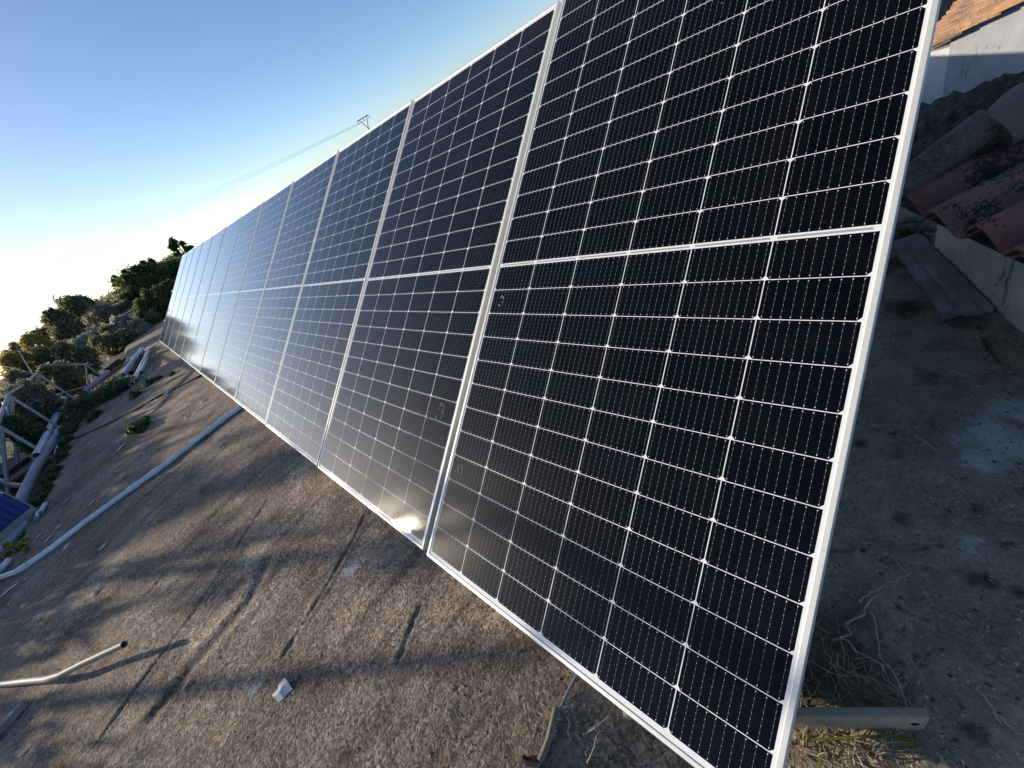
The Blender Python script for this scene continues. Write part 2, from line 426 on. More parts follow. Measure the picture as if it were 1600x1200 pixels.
# ------------------------------------------------------------------ solar panels
def panel_meshes():
    # the glass laminate: one sheet, metric uv; v runs down the slope
    me = bpy.data.meshes.new('glass_sheet')
    hx, hy = PW / 2 - 0.004, PH / 2 - 0.004
    me.from_pydata([(-hx, -hy, 0), (hx, -hy, 0), (hx, hy, 0), (-hx, hy, 0),
                    (-hx, -hy, -0.006), (hx, -hy, -0.006), (hx, hy, -0.006), (-hx, hy, -0.006)], [],
                   [(0, 1, 2, 3), (7, 6, 5, 4)])
    uv = me.uv_layers.new(name='UVMap')
    for poly in me.polygons:
        for li in poly.loop_indices:
            c = me.vertices[me.loops[li].vertex_index].co
            uv.data[li].uv = (c.x, -c.y)
    me.materials.append(M['glass']); me.materials.append(M['back'])
    me.polygons[1].material_index = 1
    # the frame: lip, chamfer, outer wall, bottom flange, mitred at the corners
    prof = [(0.0115, 0.0004), (0.0115, 0.0018), (0.0105, 0.0026), (0.0012, 0.0026), (0.0, 0.0014), (0.0, -0.0335), (0.001, -0.035), (0.028, -0.035), (0.028, -0.033), (0.002, -0.033)]
    f = MB(); n = len(prof); vs = []
    for (sx, sy) in ((-1, -1), (1, -1), (1, 1), (-1, 1)):
        for d, z in prof: vs.append((sx * (PW / 2 - d), sy * (PH / 2 - d), z))
    fs = []
    for k in range(4):
        k2 = (k + 1) % 4
        for i in range(n - 1): fs.append((k * n + i, k2 * n + i, k2 * n + i + 1, k * n + i + 1)[::-1])
    f.add(vs, fs)
    return me, f

glass_me, frame_mb = panel_meshes()

def panel_matrix(rel_c, angs=(0, 0, 0)):
    # local x along the row, y up the slope, z out of the glass
    base = Matrix(((1, 0, 0), (0, CT, -ST), (0, ST, CT)))
    o = base @ Vector((0, 1.139, 0))
    rx_, ry_, rz_ = angs
    rot = base @ Matrix.Rotation(rx_, 3, 'X') @ Matrix.Rotation(ry_, 3, 'Y') @ Matrix.Rotation(rz_, 3, 'Z')
    c = o + base @ Vector(rel_c)
    return Matrix.Translation(c) @ rot.to_4x4()

def make_panel(name):
    root = empty(name)
    g = bpy.data.objects.new('glass_sheet', glass_me); g.parent = root; link(g)
    fr = frame_mb.build('frame', M['alu'], root)
    for k in (-1, 0, 1):
        jb = MB(); jb.box((k * 0.25, 0.0, -0.018), 0.07, 0.05, 0.022, bev=0.003)
        jb.build('junction_box', M['dark_in'], root)
    return root

def copy_thing(root):
    r = root.copy(); col.objects.link(r)
    for ch in root.children:
        c = ch.copy(); col.objects.link(c); c.parent = r
        c.matrix_parent_inverse = ch.matrix_parent_inverse.copy()
        for g in ch.children:
            d = g.copy(); col.objects.link(d); d.parent = c
    return r

ordn = ['nearest', 'second', 'third', 'fourth', 'fifth', 'sixth', 'seventh', 'eighth', 'ninth', 'tenth', 'eleventh', 'farthest']
panel_labels = [
    'nearest solar panel, black cells right before the camera, its top cut off by the frame',
    'second solar panel from the camera, with a pale water stain and gold glint below',
    'third solar panel from the camera, dark reflection along its bottom edge',
    'fourth solar panel counted from the camera, bluish glass with clear grid lines',
    'fifth solar panel counted from the camera, pale sky mirrored on its lower half',
    'sixth solar panel counted from the camera in the tilted row',
    'seventh solar panel counted from the camera in the tilted row',
    'eighth solar panel counted from the camera, nearly white with reflected sky',
    'ninth solar panel counted from the camera, fourth from the far end',
    'tenth solar panel counted from the camera, third from the far end',
    'eleventh solar panel counted from the camera, last but one of the row',
    'farthest solar panel of the row, standing against the dark bushes']
first = make_panel('solar_panel')
panels = []
for i in range(12):
    p = first if i == 0 else copy_thing(first)
    if i == 0:
        mtx = panel_matrix((0, 0, 0))
    else:
        k = i - 1
        # measured pose of the second panel, then a slow drift along the row
        # (n points behind the glass: local z = -n, local y = -v)
        c = (-1.176 - 1.157 * k, 0.0037 + 0.0030 * k, -0.0115 - 0.0022 * k)
        mtx = panel_matrix(c, (R(-0.27) * 1.0 + 0.0012 * k, R(-0.327) * 0.6, R(0.052)))
    p.matrix_world = mtx
    tag(p, panel_labels[i], 'solar panel', 'solar panels in one tilted row')
    panels.append(p)

# chalky marks on the glass
def stain(panel, u, v, w, h, seed, ang=0.0, n=9):
    rs = random.Random(seed); mb = MB()
    for q in range(n):
        a = rs.uniform(0, 2 * math.pi); r = rs.uniform(0.55, 1.0)
        cx, cy = u + math.cos(a) * w * r, -v + math.sin(a) * h * r
        L = rs.uniform(0.2, 0.5); s0 = rs.uniform(0.0008, 0.0018)
        pts = []
        for j in range(7):
            b = a + (j - 3) * L * 0.3
            rr = r + rs.uniform(-0.05, 0.05)
            pts.append((u + math.cos(b) * w * rr, -v + math.sin(b) * h * rr))
        vs = []; 
        for (x_, y_) in pts:
            vs += [(x_ - s0 * rs.uniform(0.4, 1), y_ - s0, 0.0008), (x_ + s0 * rs.uniform(0.4, 1), y_ + s0, 0.0008)]
        mb.add(vs, [(2 * j, 2 * j + 1, 2 * j + 3, 2 * j + 2) for j in range(6)])
    o = mb.build('water_stain', M['stain'], panel)
    return o
stain(panels[1], 0.46, 0.62, 0.024, 0.045, 1, n=16)
stain(panels[0], -0.50, 0.79, 0.014, 0.03, 2, n=8)
stain(panels[0], -0.50, 0.14, 0.015, 0.022, 4, n=8)

# mounting rails behind the row and their legs
def slope_pt(X, v, n, k):
    m = panels[min(11, max(0, k))].matrix_world
    p = m @ Vector((0, -v, -n))
    return Vector((X, p.y, p.z))
for v, xe, lab in ((-0.225, -14.15, 'long galvanised rail behind the panels, the upper of two sticking out at the far end'),
                   (0.610, -14.0, 'long galvanised rail behind the panels, the lower of two sticking out at the far end')):
    a = slope_pt(0.44, v, 0.056, 0); b = slope_pt(xe, v, 0.058, 11)
    mb = MB()
    d = (b - a).normalized(); rot = Matrix((d, Vector((0, CT, ST)), Vector((0, -ST, CT)))).transposed()
    mb.box((a + b) / 2, (b - a).length, 0.04, 0.04, rot=rot)
    tag(mb.build('mounting_rail', M['galv']), lab, 'rail', 'mounting rails behind the panels')
for j, (X, k) in enumerate(((-13.45, 11), (-9.3, 8), (-4.6, 4), (-0.6, 0))):
    a = slope_pt(X, 1.06, 0.10, k); b = slope_pt(X, -1.0, 0.10, k)
    root = empty('support_frame', (X, a.y, -0.04), ('dull steel support frame showing past the far end of the panel row' if j == 0 else
                 'dull steel support frame standing hidden behind the panels'), 'support', 'support frames of the panel row')
    inv = Matrix.Translation(-Vector(root.location))
    mb = MB(); rot = Matrix((Vector((1, 0, 0)), (b - a).normalized(), Vector((1, 0, 0)).cross((b - a).normalized()))).transposed()
    mb.box(inv @ ((a + b) / 2), 0.04, (b - a).length, 0.04, rot=rot); mb.build('rafter', M['dsteel'], root)
    top = inv @ (a + (b - a) * 0.85); mb = MB(); hgt = top.z + 0.02
    mb.box((top.x, top.y + 0.0, hgt / 2 - 0.03), 0.04, 0.04, hgt, bev=0.002); mb.build('leg', M['dsteel'], root)

# ------------------------------------------------------------------ terrain
EDGE = [(-40, -0.2), (-15.0, -0.75), (-12.8, -0.95), (-10.5, -1.35), (-9.0, -1.80), (-7.3, -1.95), (-5.4, -2.05), (-4.0, -2.1), (-2.5, -2.35), (0, -2.7), (2, -3.0), (40, -3.0)]
ex, ey = [e[0] for e in EDGE], [e[1] for e in EDGE]

def terrain_z(x, y):
    """wide hillside; the cement strip lies a little above it"""
    x = np.asarray(x, float); y = np.asarray(y, float)
    e = np.interp(x, ex, ey)
    d = e - y                                         # >0: outside the strip, downhill side
    z = -0.10 - 0.16 * np.clip(d, 0, 3.0) - 0.05 * np.clip(d - 3, 0, 40)
    # towards the far end the hill climbs gently; behind the row it falls to the houses
    z = z + 0.02 * np.clip(-x - 15, 0, 60) * (1 - smooth(2.0, 14.0, np.abs(y)))
    b = np.clip(y - 2.3 - 0.0 * x, 0, 200)
    z = z - np.minimum(b * 0.85, 2.6 + 0.05 * b) * smooth(-3.0, 0.2, x) - np.minimum(b * 0.05, 4.0) * (1 - smooth(-3.0, 0.2, x))
    r = np.hypot(x, y)
    z = z - 6.0 * smooth(60, 400, r)
    return z

def grid_object(name, xs, ys, zf, mat):
    X, Y = np.meshgrid(xs, ys, indexing='ij')
    Z = zf(X, Y)
    nx, ny = X.shape
    vs = np.stack([X, Y, Z], -1).reshape(-1, 3)
    idx = np.arange(nx * ny).reshape(nx, ny)
    fs = np.stack([idx[:-1, :-1], idx[1:, :-1], idx[1:, 1:], idx[:-1, 1:]], -1).reshape(-1, 4)
    me = bpy.data.meshes.new(name)
    me.vertices.add(len(vs)); me.vertices.foreach_set('co', vs.ravel())
    me.loops.add(fs.size); me.loops.foreach_set('vertex_index', fs.ravel().astype(np.int32))
    me.polygons.add(len(fs)); me.polygons.foreach_set('loop_start', np.arange(0, fs.size, 4, dtype=np.int32))
    me.polygons.foreach_set('loop_total', np.full(len(fs), 4, dtype=np.int32))
    me.polygons.foreach_set('use_smooth', np.ones(len(fs), dtype=bool))
    me.materials.append(mat); me.update(calc_edges=True); me.validate()
    o = bpy.data.objects.new(name, me); link(o)
    return o, X, Y

def axis(breaks):
    out = []
    for a, b, st in breaks: out += list(np.arange(a, b, st))
    out.append(breaks[-1][1]); return np.array(out)

_TAB = {}
def smooth_noise(X, Y, scale, seed):
    """cheap value noise on arrays"""
    if seed not in _TAB: _TAB[seed] = np.random.default_rng(seed).random((256, 256))
    T = _TAB[seed]
    x, y = X * scale + 100.3, Y * scale + 57.7
    xi, yi = np.floor(x).astype(int), np.floor(y).astype(int); fx, fy = x - xi, y - yi
    fx, fy = fx * fx * (3 - 2 * fx), fy * fy * (3 - 2 * fy)
    g = lambda a, b: T[a & 255, b & 255]
    return (g(xi, yi) * (1 - fx) + g(xi + 1, yi) * fx) * (1 - fy) + (g(xi, yi + 1) * (1 - fx) + g(xi + 1, yi + 1) * fx) * fy - 0.5

ter, _, _ = grid_object('ground', axis([(-900, -120, 60), (-120, -30, 6), (-30, 8, 0.35), (8, 60, 4), (60, 900, 60)]),
                        axis([(-900, -60, 60), (-60, -12, 4), (-12, 14, 0.35), (14, 80, 5), (80, 900, 60)]),
                        lambda X, Y: terrain_z(X, Y) - 0.06 + 0.10 * smooth_noise(X, Y, 0.9, 3) * (np.hypot(X, Y) < 200), M['terrain'])
tag(ter, kind='structure')

# grooves and cracks in the cement, given as polylines on the ground
def P2(*q): return [tuple(gp(*p, -0.14 if p[0] > 1290 else -0.04)[:2]) for p in q]
GROOVES = [(P2((600, 745), (548, 850), (515, 905), (478, 968), (441, 1030)), 0.009, 0.10, 0.006),
           (P2((655, 945), (640, 985), (622, 1035)), 0.008, 0.2, 0.006),
           (P2((420, 780), (300, 960), (215, 1075), (150, 1165)), 0.012, 0.25, 0.006),
           (P2((716, 1072), (707, 1092), (704, 1110)), 0.006, 0.2, 0.004),
           (P2((320, 586), (250, 620), (180, 657), (140, 676), (100, 692)), 0.032, 0.98, 0.025),
           (P2((420, 880), (385, 945), (300, 1040), (240, 1120)), 0.03, 0.22, 0.008),
           (P2((240, 650), (195, 690), (165, 705)), 0.03, 0.5, 0.01),
           (P2((1527, 505), (1545, 545), (1580, 583), (1600, 590)), 0.006, 0.95, 0.012),
           (P2((1300, 862), (1360, 860), (1430, 858), (1500, 852), (1600, 846)), 0.005, 0.7, 0.006),
           (P2((1364, 482), (1395, 497)), 0.004, 0.9, 0.004),
           (P2((340, 800), (250, 905), (190, 975), (130, 1030)), 0.009, 0.35, 0.006)]
PALE = [(1560, 690, 0.10, 0.95), (1580, 640, 0.06, 0.9), (1530, 718, 0.06, 0.9), (1590, 730, 0.06, 0.5), (1440, 870, 0.03, 0.5), (1520, 860, 0.06, 0.6), (1560, 1040, 0.04, 0.3),
        (1425, 850, 0.03, 0.35), (300, 780, 0.10, 0.5), (365, 740, 0.16, 0.45), (330, 690, 0.2, 0.3), (545, 890, 0.05, 0.8), (530, 905, 0.06, 0.5), (270, 905, 0.10, 0.5),
        (400, 1075, 0.035, 0.8), (40, 1170, 0.05, 0.5), (760, 1010, 0.03, 0.6), (225, 820, 0.12, 0.45), (190, 870, 0.10, 0.4), (100, 950, 0.14, 0.35), (80, 770, 0.3, 0.3), (215, 965, 0.08, 0.4),
        (230, 1090, 0.05, 0.4), (130, 790, 0.2, 0.35)]
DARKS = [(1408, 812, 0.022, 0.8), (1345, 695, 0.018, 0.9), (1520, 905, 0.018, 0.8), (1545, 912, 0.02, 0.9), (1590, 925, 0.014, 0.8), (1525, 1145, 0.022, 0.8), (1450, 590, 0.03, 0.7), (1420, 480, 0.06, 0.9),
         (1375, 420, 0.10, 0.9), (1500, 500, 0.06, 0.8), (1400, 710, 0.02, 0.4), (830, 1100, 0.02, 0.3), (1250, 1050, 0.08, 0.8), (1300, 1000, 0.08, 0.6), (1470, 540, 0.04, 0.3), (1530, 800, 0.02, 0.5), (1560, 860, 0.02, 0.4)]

def seg_dist(X, Y, pts):
    d = np.full(X.shape, 1e9)
    for (ax, ay), (bx_, by_) in zip(pts, pts[1:]):
        vx, vy = bx_ - ax, by_ - ay; L = vx * vx + vy * vy
        t = np.clip(((X - ax) * vx + (Y - ay) * vy) / L, 0, 1)
        d = np.minimum(d, np.hypot(X - ax - t * vx, Y - ay - t * vy))
    return d

def slab_base(x, y):
    """height of the cement strip without its roughness"""
    return -0.04 - 0.10 * smooth(0.02, 0.5, x) * smooth(-0.4, 0.1, y)

def slab_z(X, Y):
    z = slab_base(X, Y)
    z = z + 0.010 * smooth_noise(X, Y, 2.2, 5) + 0.006 * smooth_noise(X, Y, 7.0, 6) + 0.002 * smooth_noise(X, Y, 21.0, 7) + 0.002 * smooth_noise(X, Y, 55.0, 8)
    soil = smooth(0.0, 0.25, Y) * smooth(0.25, 0.5, X)
    z = z + soil * (0.012 * smooth_noise(X, Y, 30.0, 15) + 0.006 * smooth_noise(X, Y, 80.0, 16))
    # long brushed ridges
    q = X * math.cos(R(-28)) - Y * math.sin(R(-28)) * -1
    z = z + 0.004 * smooth_noise(q * 9.0, (Y * 0.5), 1.0, 9)
    for pts, w, dk, dep in GROOVES:
        d = seg_dist(X, Y, pts) + 0.010 * smooth_noise(X, Y, 26, 12) + 0.008 * smooth_noise(X, Y, 70, 17) + 0.004
        z = z - dep * np.exp(-(d / w) ** 2) + dep * 0.45 * np.exp(-((d - 2.2 * w) / w) ** 2)
    e = np.interp(X, ex, ey) + 0.16 * smooth_noise(X, Y, 1.4, 13) + 0.06 * smooth_noise(X, Y, 6.0, 14)
    z = z - 0.30 * smooth(0.0, 0.22, e - Y)          # broken outer edge
    z = z - 0.25 * smooth(0.0, 0.3, Y - 2.75)
    return z

sx_ = axis([(-20, -12, 0.05), (-12, -6, 0.035), (-6, -3, 0.022), (-3, -1.6, 0.014), (-1.6, 1.2, 0.0085), (1.2, 2.6, 0.03)])
sy_ = axis([(-3.2, -2.0, 0.03), (-2.0, -1.0, 0.014), (-1.0, 0.9, 0.0085), (0.9, 2.2, 0.012), (2.2, 3.2, 0.05)])
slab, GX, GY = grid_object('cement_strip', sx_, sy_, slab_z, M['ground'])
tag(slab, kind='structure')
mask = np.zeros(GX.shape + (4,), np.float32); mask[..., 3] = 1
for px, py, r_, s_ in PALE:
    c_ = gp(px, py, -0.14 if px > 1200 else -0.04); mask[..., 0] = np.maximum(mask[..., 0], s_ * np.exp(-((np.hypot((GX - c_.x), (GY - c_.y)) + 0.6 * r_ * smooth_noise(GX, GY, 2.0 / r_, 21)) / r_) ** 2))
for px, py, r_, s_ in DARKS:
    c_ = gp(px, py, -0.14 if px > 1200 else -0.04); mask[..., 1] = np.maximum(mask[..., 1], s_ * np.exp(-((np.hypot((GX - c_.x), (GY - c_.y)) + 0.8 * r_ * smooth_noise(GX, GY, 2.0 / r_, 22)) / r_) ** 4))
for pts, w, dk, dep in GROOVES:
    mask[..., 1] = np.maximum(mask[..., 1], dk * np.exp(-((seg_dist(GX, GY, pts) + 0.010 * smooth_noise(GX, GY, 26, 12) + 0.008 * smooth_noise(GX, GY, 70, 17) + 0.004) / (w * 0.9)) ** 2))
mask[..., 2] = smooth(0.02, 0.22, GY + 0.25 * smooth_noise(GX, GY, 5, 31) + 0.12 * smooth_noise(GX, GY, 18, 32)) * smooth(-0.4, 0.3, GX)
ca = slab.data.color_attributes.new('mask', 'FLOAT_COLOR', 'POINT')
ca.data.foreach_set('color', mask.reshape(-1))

def gz(x, y): return float(slab_z(np.array([[x]]), np.array([[y]]))[0, 0])
def gpt(px, py, lift=0.0):
    """point on the strip's real surface under an image position of the survey"""
    p = gp(px, py)
    for _ in range(2): p = gp(px, py, gz(p.x, p.y))
    return p + Vector((0, 0, lift))

# ------------------------------------------------------------------ pipes, cables and debris in front
mb = MB()
pv = [(376.6, 635.7), (350, 654), (262.5, 722.4), (210, 760), (131, 817), (81, 856), (39, 885), (23.6, 894), (0, 902), (-60, 915)]
pts = [gp(*p, -0.022) for p in pv]
pts[0] = pts[0] + (pts[0] - pts[1]) * 3.0
pip = empty('water_pipe', pts[4], 'long white plastic pipe lying across the cement from under the panels to the left', 'pipe')
inv = -Vector(pts[4])
mb.tube([p + inv for p in pts], 0.021, 14, hollow=0.85); mb.build('pipe', M['pvc'], pip)
for (i, f_) in ((1, 0.0), (3, 0.0), (6, 0.1), (2, 0.4)):
    a = pts[i] + (pts[i + 1] - pts[i]) * f_; d = (pts[i + 1] - pts[i]).normalized()
    c_ = MB(); c_.tube([a + inv - d * 0.045, a + inv + d * 0.04], 0.025, 14); c_.build('coupling', M['pvc'], pip)

mb = MB()
bp = [(-60, 1073, -0.005), (0, 1069, -0.005), (40.6, 1064, 0.0), (75, 1061, 0.004), (94, 1055, 0.010), (131, 1036, 0.022), (194, 1006.6, 0.038)]
mb.tube([gp(*p) for p in bp], [0.0145, 0.0145, 0.016, 0.018, 0.016, 0.015, 0.015], 16, hollow=0.88)
tag(mb.build('drain_pipe', M['pvc2']), 'bent beige plastic pipe with an open dark end at the lower left', 'pipe')

mb = MB()
a, b = gp(-30, 1172, -0.02), gp(40, 1096, -0.02)
d = (b - a).normalized(); rot = Matrix((d, Vector((-d.y, d.x, 0)), Vector((0, 0, 1)))).transposed()
mb.box((a + b) / 2, (b - a).length, 0.035, 0.03, rot=rot, bev=0.003)
tag(mb.build('wood_batten', M['greywood']), 'short grey wood batten at the left edge below the bent beige pipe', 'batten')

# folded pale flake
mb = MB()
E_ = [[(426, 1086, .006), (431, 1090, .018), (435, 1098, .003)], [(434, 1079, .010), (439, 1083, .023), (443, 1092, .004)], [(440, 1070, .018), (447, 1074, .026), (450, 1085, .004)], [(449, 1061, .026), (454, 1067, .028), (458, 1077, .005)]]
vs = [gpt(px + rs_, py, z) for row, rs_ in zip(E_, (0, 1.0, -1.0, 0)) for (px, py, z) in [(q_[0], q_[1], q_[2] * 0.55) for q_ in row]]
mb.add(vs, [(3 * i + j, 3 * i + j + 1, 3 * i + j + 4, 3 * i + j + 3) for i in range(3) for j in range(2)])
fl = mb.build('plastic_shard', M['flake']); tag(fl, 'folded cream shard lying alone on the sunlit cement, lower middle left', 'shard')
so = fl.modifiers.new('thickness', 'SOLIDIFY'); so.thickness = 0.0015

# small pale flakes on the strip
FL = [(105, 783), (140, 772), (145, 785), (128, 786), (155, 783), (107, 853), (78, 842), (160, 858), (92, 824), (62, 838), (175, 741), (150, 925), (157, 920), (42, 905), (25, 915), (12, 925),
      (265, 612), (250, 610), (292, 652), (275, 662), (330, 676), (345, 696), (235, 590), (292, 1072), (300, 640), (225, 700), (190, 700), (318, 628), (36, 1176), (300, 560), (575, 700)]
rs = random.Random(5)
for px, py in FL:
    c_ = gpt(px, py, 0.004); dist_ = (c_ - CAM).length; s = 0.0045 * dist_ * rs.uniform(0.5, 1.3)
    s = min(s, 0.05); mb = MB(); a0 = rs.uniform(0, 6.28); n = 7; vs = []
    for k in range(n):
        r_ = s * rs.uniform(0.5, 1.2); vs.append((math.cos(a0 + k * 0.9) * r_ * 1.8, math.sin(a0 + k * 0.9) * r_ * 0.8, rs.uniform(0, 0.4) * s))
    vs = [Matrix.Rotation(R(120), 3, 'Z') @ Vector(v) for v in vs]
    mb.add([(0, 0, s * 0.5)] + vs, [(0, k + 1, (k + 1) % n + 1) for k in range(n)])
    o = mb.build('plaster_flake', M['flake']); o.location = c_
    tag(o, 'small pale plaster flake scattered on the brown cement', 'flake', 'pale flakes scattered on the cement')

# cable coming out below the nearest panel
ct = empty('power_cable', gpt(868, 1108), 'grey cable in a ribbed khaki sleeve coming from under the nearest panel', 'cable')
inv = -Vector(ct.location)
mb = MB(); mb.tube([gpt(*p, 0.006) + inv for p in ((915, 1035), (897, 1065), (880, 1100), (872, 1120))], 0.0042, 8); mb.build('wire', M['cable'], ct)
cp_ = [gpt(*p, 0.009) + inv for p in ((871, 1108), (866, 1130), (860, 1155), (851, 1180), (846, 1190))]
fine_ = []
for a, b in zip(cp_, cp_[1:]):
    for k in range(8): fine_.append(a + (b - a) * k / 8)
fine_.append(cp_[-1])
mb = MB(); mb.tube(fine_, [0.0075 + 0.0012 * (k % 2) for k in range(len(fine_))], 10); mb.build('sleeve', M['conduit'], ct)
mb = MB(); mb.tube([gpt(*p, 0.005) + inv for p in ((847, 1186), (843, 1200), (838, 1225))], 0.0042, 8); mb.build('wire', M['cable'], ct)
cs = [gpt(*p, 0.007) for p in ((818, 1185), (826, 1191), (838, 1194), (848, 1196))]
fine_ = []
for a, b in zip(cs, cs[1:]):
    for k in range(6): fine_.append(a + (b - a) * k / 6)
mb = MB(); mb.tube(fine_, [0.006 + 0.0016 * (k % 2) for k in range(len(fine_))], 10)
tag(mb.build('spring_coil', M['dark_in']), 'short dark ribbed coil lying beside the khaki cable sleeve', 'coil')

# ------------------------------------------------------------------ left edge: rack, pipes, box
rack = empty('metal_rack', (-9.7, -2.05, -0.12), 'open grey rack of metal posts, top beam and sloping arms at the left edge', 'rack')
inv = Vector((9.7, 2.05, 0.12))
posts = [((79.5, 708.5), (0, 667), -8.4), ((106.5, 665.7), (15.7, 619), -9.7), ((111, 641), (41, 602), -11.3), ((118.5, 617.7), (60, 584.7), -13.5)]
tops = []
for bq, tq, X in posts:
    tp = rx(*tq, X); bt = Vector((X, tp.y, -0.25)); tops.append(tp)
    mb = MB(); rot = Matrix((Vector((1, 0, 0)), Vector((0, 1, 0)), Vector((0, 0, 1))))
    mb.box((tp + bt) / 2 + inv, 0.034, 0.034, (tp - bt).length, bev=0.003); mb.build('post', M['rack'], rack)
    # curved bracket and sloping arm falling away downhill
    mb = MB(); mb.tube([tp + inv + Vector((0, -t_ * 0.28, -0.03 - 0.28 * t_ * t_)) for t_ in (0, 0.25, 0.5, 0.75, 1)], 0.016, 8); mb.build('bracket', M['rack'], rack)
    mb = MB(); e_ = tp + Vector((-0.25, -0.9, -1.0)); s_ = tp + Vector((0.0, -0.02, -0.04))
    dd = (e_ - s_).normalized(); a_ = dd.orthogonal().normalized(); rot = Matrix((dd, a_, dd.cross(a_))).transposed()
    mb.box((s_ + e_) / 2 + inv, (e_ - s_).length, 0.04, 0.03, rot=rot); mb.build('arm', M['rack'], rack)
mb = MB(); t0 = tops[0] + (tops[0] - tops[1]) * 1.2
mb.tube([t0 + inv] + [t_ + inv + Vector((0, 0, 0.03)) for t_ in tops], 0.022, 8); mb.build('top_beam', M['rack'], rack)
for qa, qb, X1, X2 in (((64.5, 571), (147, 570), -14, -15), ((51, 627), (135, 603.5), -11, -13.5)):
    mb = MB(); mb.tube([rx(*qa, X1) + inv, rx(*qb, X2) + inv], 0.014, 6); mb.build('cross_rod', M['galv'], rack)
rack2 = empty('metal_rack', (-15.5, -1.6, -0.15), 'smaller grey rack of thin posts behind the first, by the pale green bush', 'rack')
inv = Vector((15.5, 1.6, 0.15))
tp2 = []
for bq, tq, X in (((135, 595), (81, 569), -15.0), ((162, 582), (133.5, 569), -16.2), ((168, 574), (142, 562), -18.0)):
    tp = rx(*tq, X); bt = Vector((X, tp.y, -0.3)); tp2.append(tp)
    mb = MB(); mb.box((tp + bt) / 2 + inv, 0.03, 0.03, (tp - bt).length, bev=0.003); mb.build('post', M['rack'], rack2)
    mb = MB(); e_ = tp + Vector((-0.2, -0.7, -0.85)); mb.tube([tp + inv, e_ + inv], 0.025, 6); mb.build('arm', M['rack'], rack2)
mb = MB(); mb.tube([t_ + inv for t_ in tp2], 0.022, 6); mb.build('top_beam', M['rack'], rack2)

def lying_tube(name, mat, pix, rad, label, group=None, cat='pipe', z=None, hollow=0.85, n=12, lift=None):
    mb = MB(); zz = (-0.04 + rad) if z is None else z
    mb.tube([gp(*p, zz) for p in pix], rad, n, hollow=hollow)
    return tag(mb.build(name, mat), label, cat, group)
lying_tube('plastic_pipe', M['pvc'], [(192, 586), (207, 566), (222, 546)], 0.055, 'thick white pipe lying at the far end of the cement, left of the brown one', z=0.03)
lying_tube('rusty_pipe', M['brownpipe'], [(205, 583), (213, 570), (220, 556)], 0.05, 'rusty brown pipe between the white pipes at the far end of the cement')
lying_tube('plastic_pipe', M['pvc'], [(206, 600), (218, 578), (232, 549)], 0.04, 'longest white pipe at the far end of the cement, rightmost of the bundle', z=0.0)
lying_tube('plastic_pipe', M['galv'], [(221, 582), (227, 569), (231, 557)], 0.035, 'short grey pipe lying against the longest white pipe at the far end', z=0.03)
lying_tube('steel_tube', M['foil'], [(57, 712), (77, 672), (97, 630), (100, 622)], 0.05, 'shiny white tube along the cement edge under the rack posts', z=0.10)
lying_tube('mauve_tube', M['pinkpipe'], [(24, 800), (40, 765), (57, 730), (76, 700), (95, 669)], 0.055, 'dusty mauve tube along the cement edge beside the shiny white tube', z=0.03)
lying_tube('thin_pipe', M['pvc'], [(86, 709), (92, 692), (98, 675)], 0.018, 'thin white pipe offcut among weeds beside the mauve tube', z=-0.02)
lying_tube('mauve_tube', M['pinkpipe'], [(132, 612), (148, 600), (160, 590), (168, 581)], 0.06, 'far mauve and white tube below the smaller rack', z=-0.02)
lying_tube('thin_pipe', M['pvc'], [(63, 801), (71, 787)], 0.02, 'short white pipe offcut on the cement right of the blue and beige box', z=-0.015)
lying_tube('thin_pipe', M['pvc'], [(57, 809), (60, 800)], 0.017, 'tiny white pipe offcut beside the short one right of the blue box', z=-0.02)
lying_tube('thin_pipe', M['pvc'], [(-6, 896), (4, 886), (14, 874)], 0.022, 'white pipe offcut at the left edge joining the long pipe by the lime weeds', z=-0.012)
def ribbed(name, mat, pix, rad, label, z):
    mb = MB(); P = [gp(*p, z) for p in pix]; pts = []
    for a, b in zip(P, P[1:]):
        for k in range(10): pts.append(a + (b - a) * k / 10)
    mb.tube(pts, [rad * (1 + 0.12 * (k % 2)) for k in range(len(pts))], 12)
    return tag(mb.build(name, mat), label, 'duct')
ribbed('ribbed_duct', M['duct'], [(40, 820), (24, 838), (6, 862), (-10, 880)], 0.045, 'ribbed silver duct lying below the blue and beige box', -0.04)
lying_tube('grey_hose', M['cable'], [(-20, 744), (0, 751), (14, 757), (32, 759), (50, 755)], 0.035, 'dark grey hose lying curved above the blue and beige box', z=-0.06, hollow=0.6)
lying_tube('black_tarp_roll', M['blackpipe'], [(168, 578), (178, 570), (188, 563)], 0.06, 'black rolled sheet at the far end of the mauve tubes', cat='roll', z=0.0, hollow=0.0)

mb = MB(); a, b = gp(-40, 775, -0.08), gp(45, 717, -0.08); d = (b - a).normalized(); rot = Matrix((d, Vector((-d.y, d.x, 0)), Vector((0, 0, 1)))).transposed()
mb.box((a + b) / 2, (b - a).length, 0.11, 0.06, rot=rot, bev=0.004)
tag(mb.build('wood_beam', M['blackwood']), 'dark wood beam lying on the tan boards at the left edge', 'beam')
mb = MB()
qs = [gp(-20, 735, -0.12), gp(62, 690, -0.12), gp(52, 728, -0.12), gp(-20, 775, -0.12)]
mb.add([*qs, *[q + Vector((0, 0, -0.03)) for q in qs]], [(3, 2, 1, 0), (0, 1, 5, 4), (1, 2, 6, 5), (2, 3, 7, 6), (3, 0, 4, 7)])
tag(mb.build('plywood_board', M['tanboard']), 'flat tan board on the ground left of the mauve tube', 'board')

mb = MB(); mb.tube([gpt(*p, 0.008) for p in ((322, 583), (290, 600), (250, 619), (215, 640), (180, 657), (140, 676), (118, 684), (100, 693))], 0.011, 6)
tag(mb.build('black_cable', M['blackpipe']), 'thin black cable lying across the cement beyond the long white pipe', 'cable')
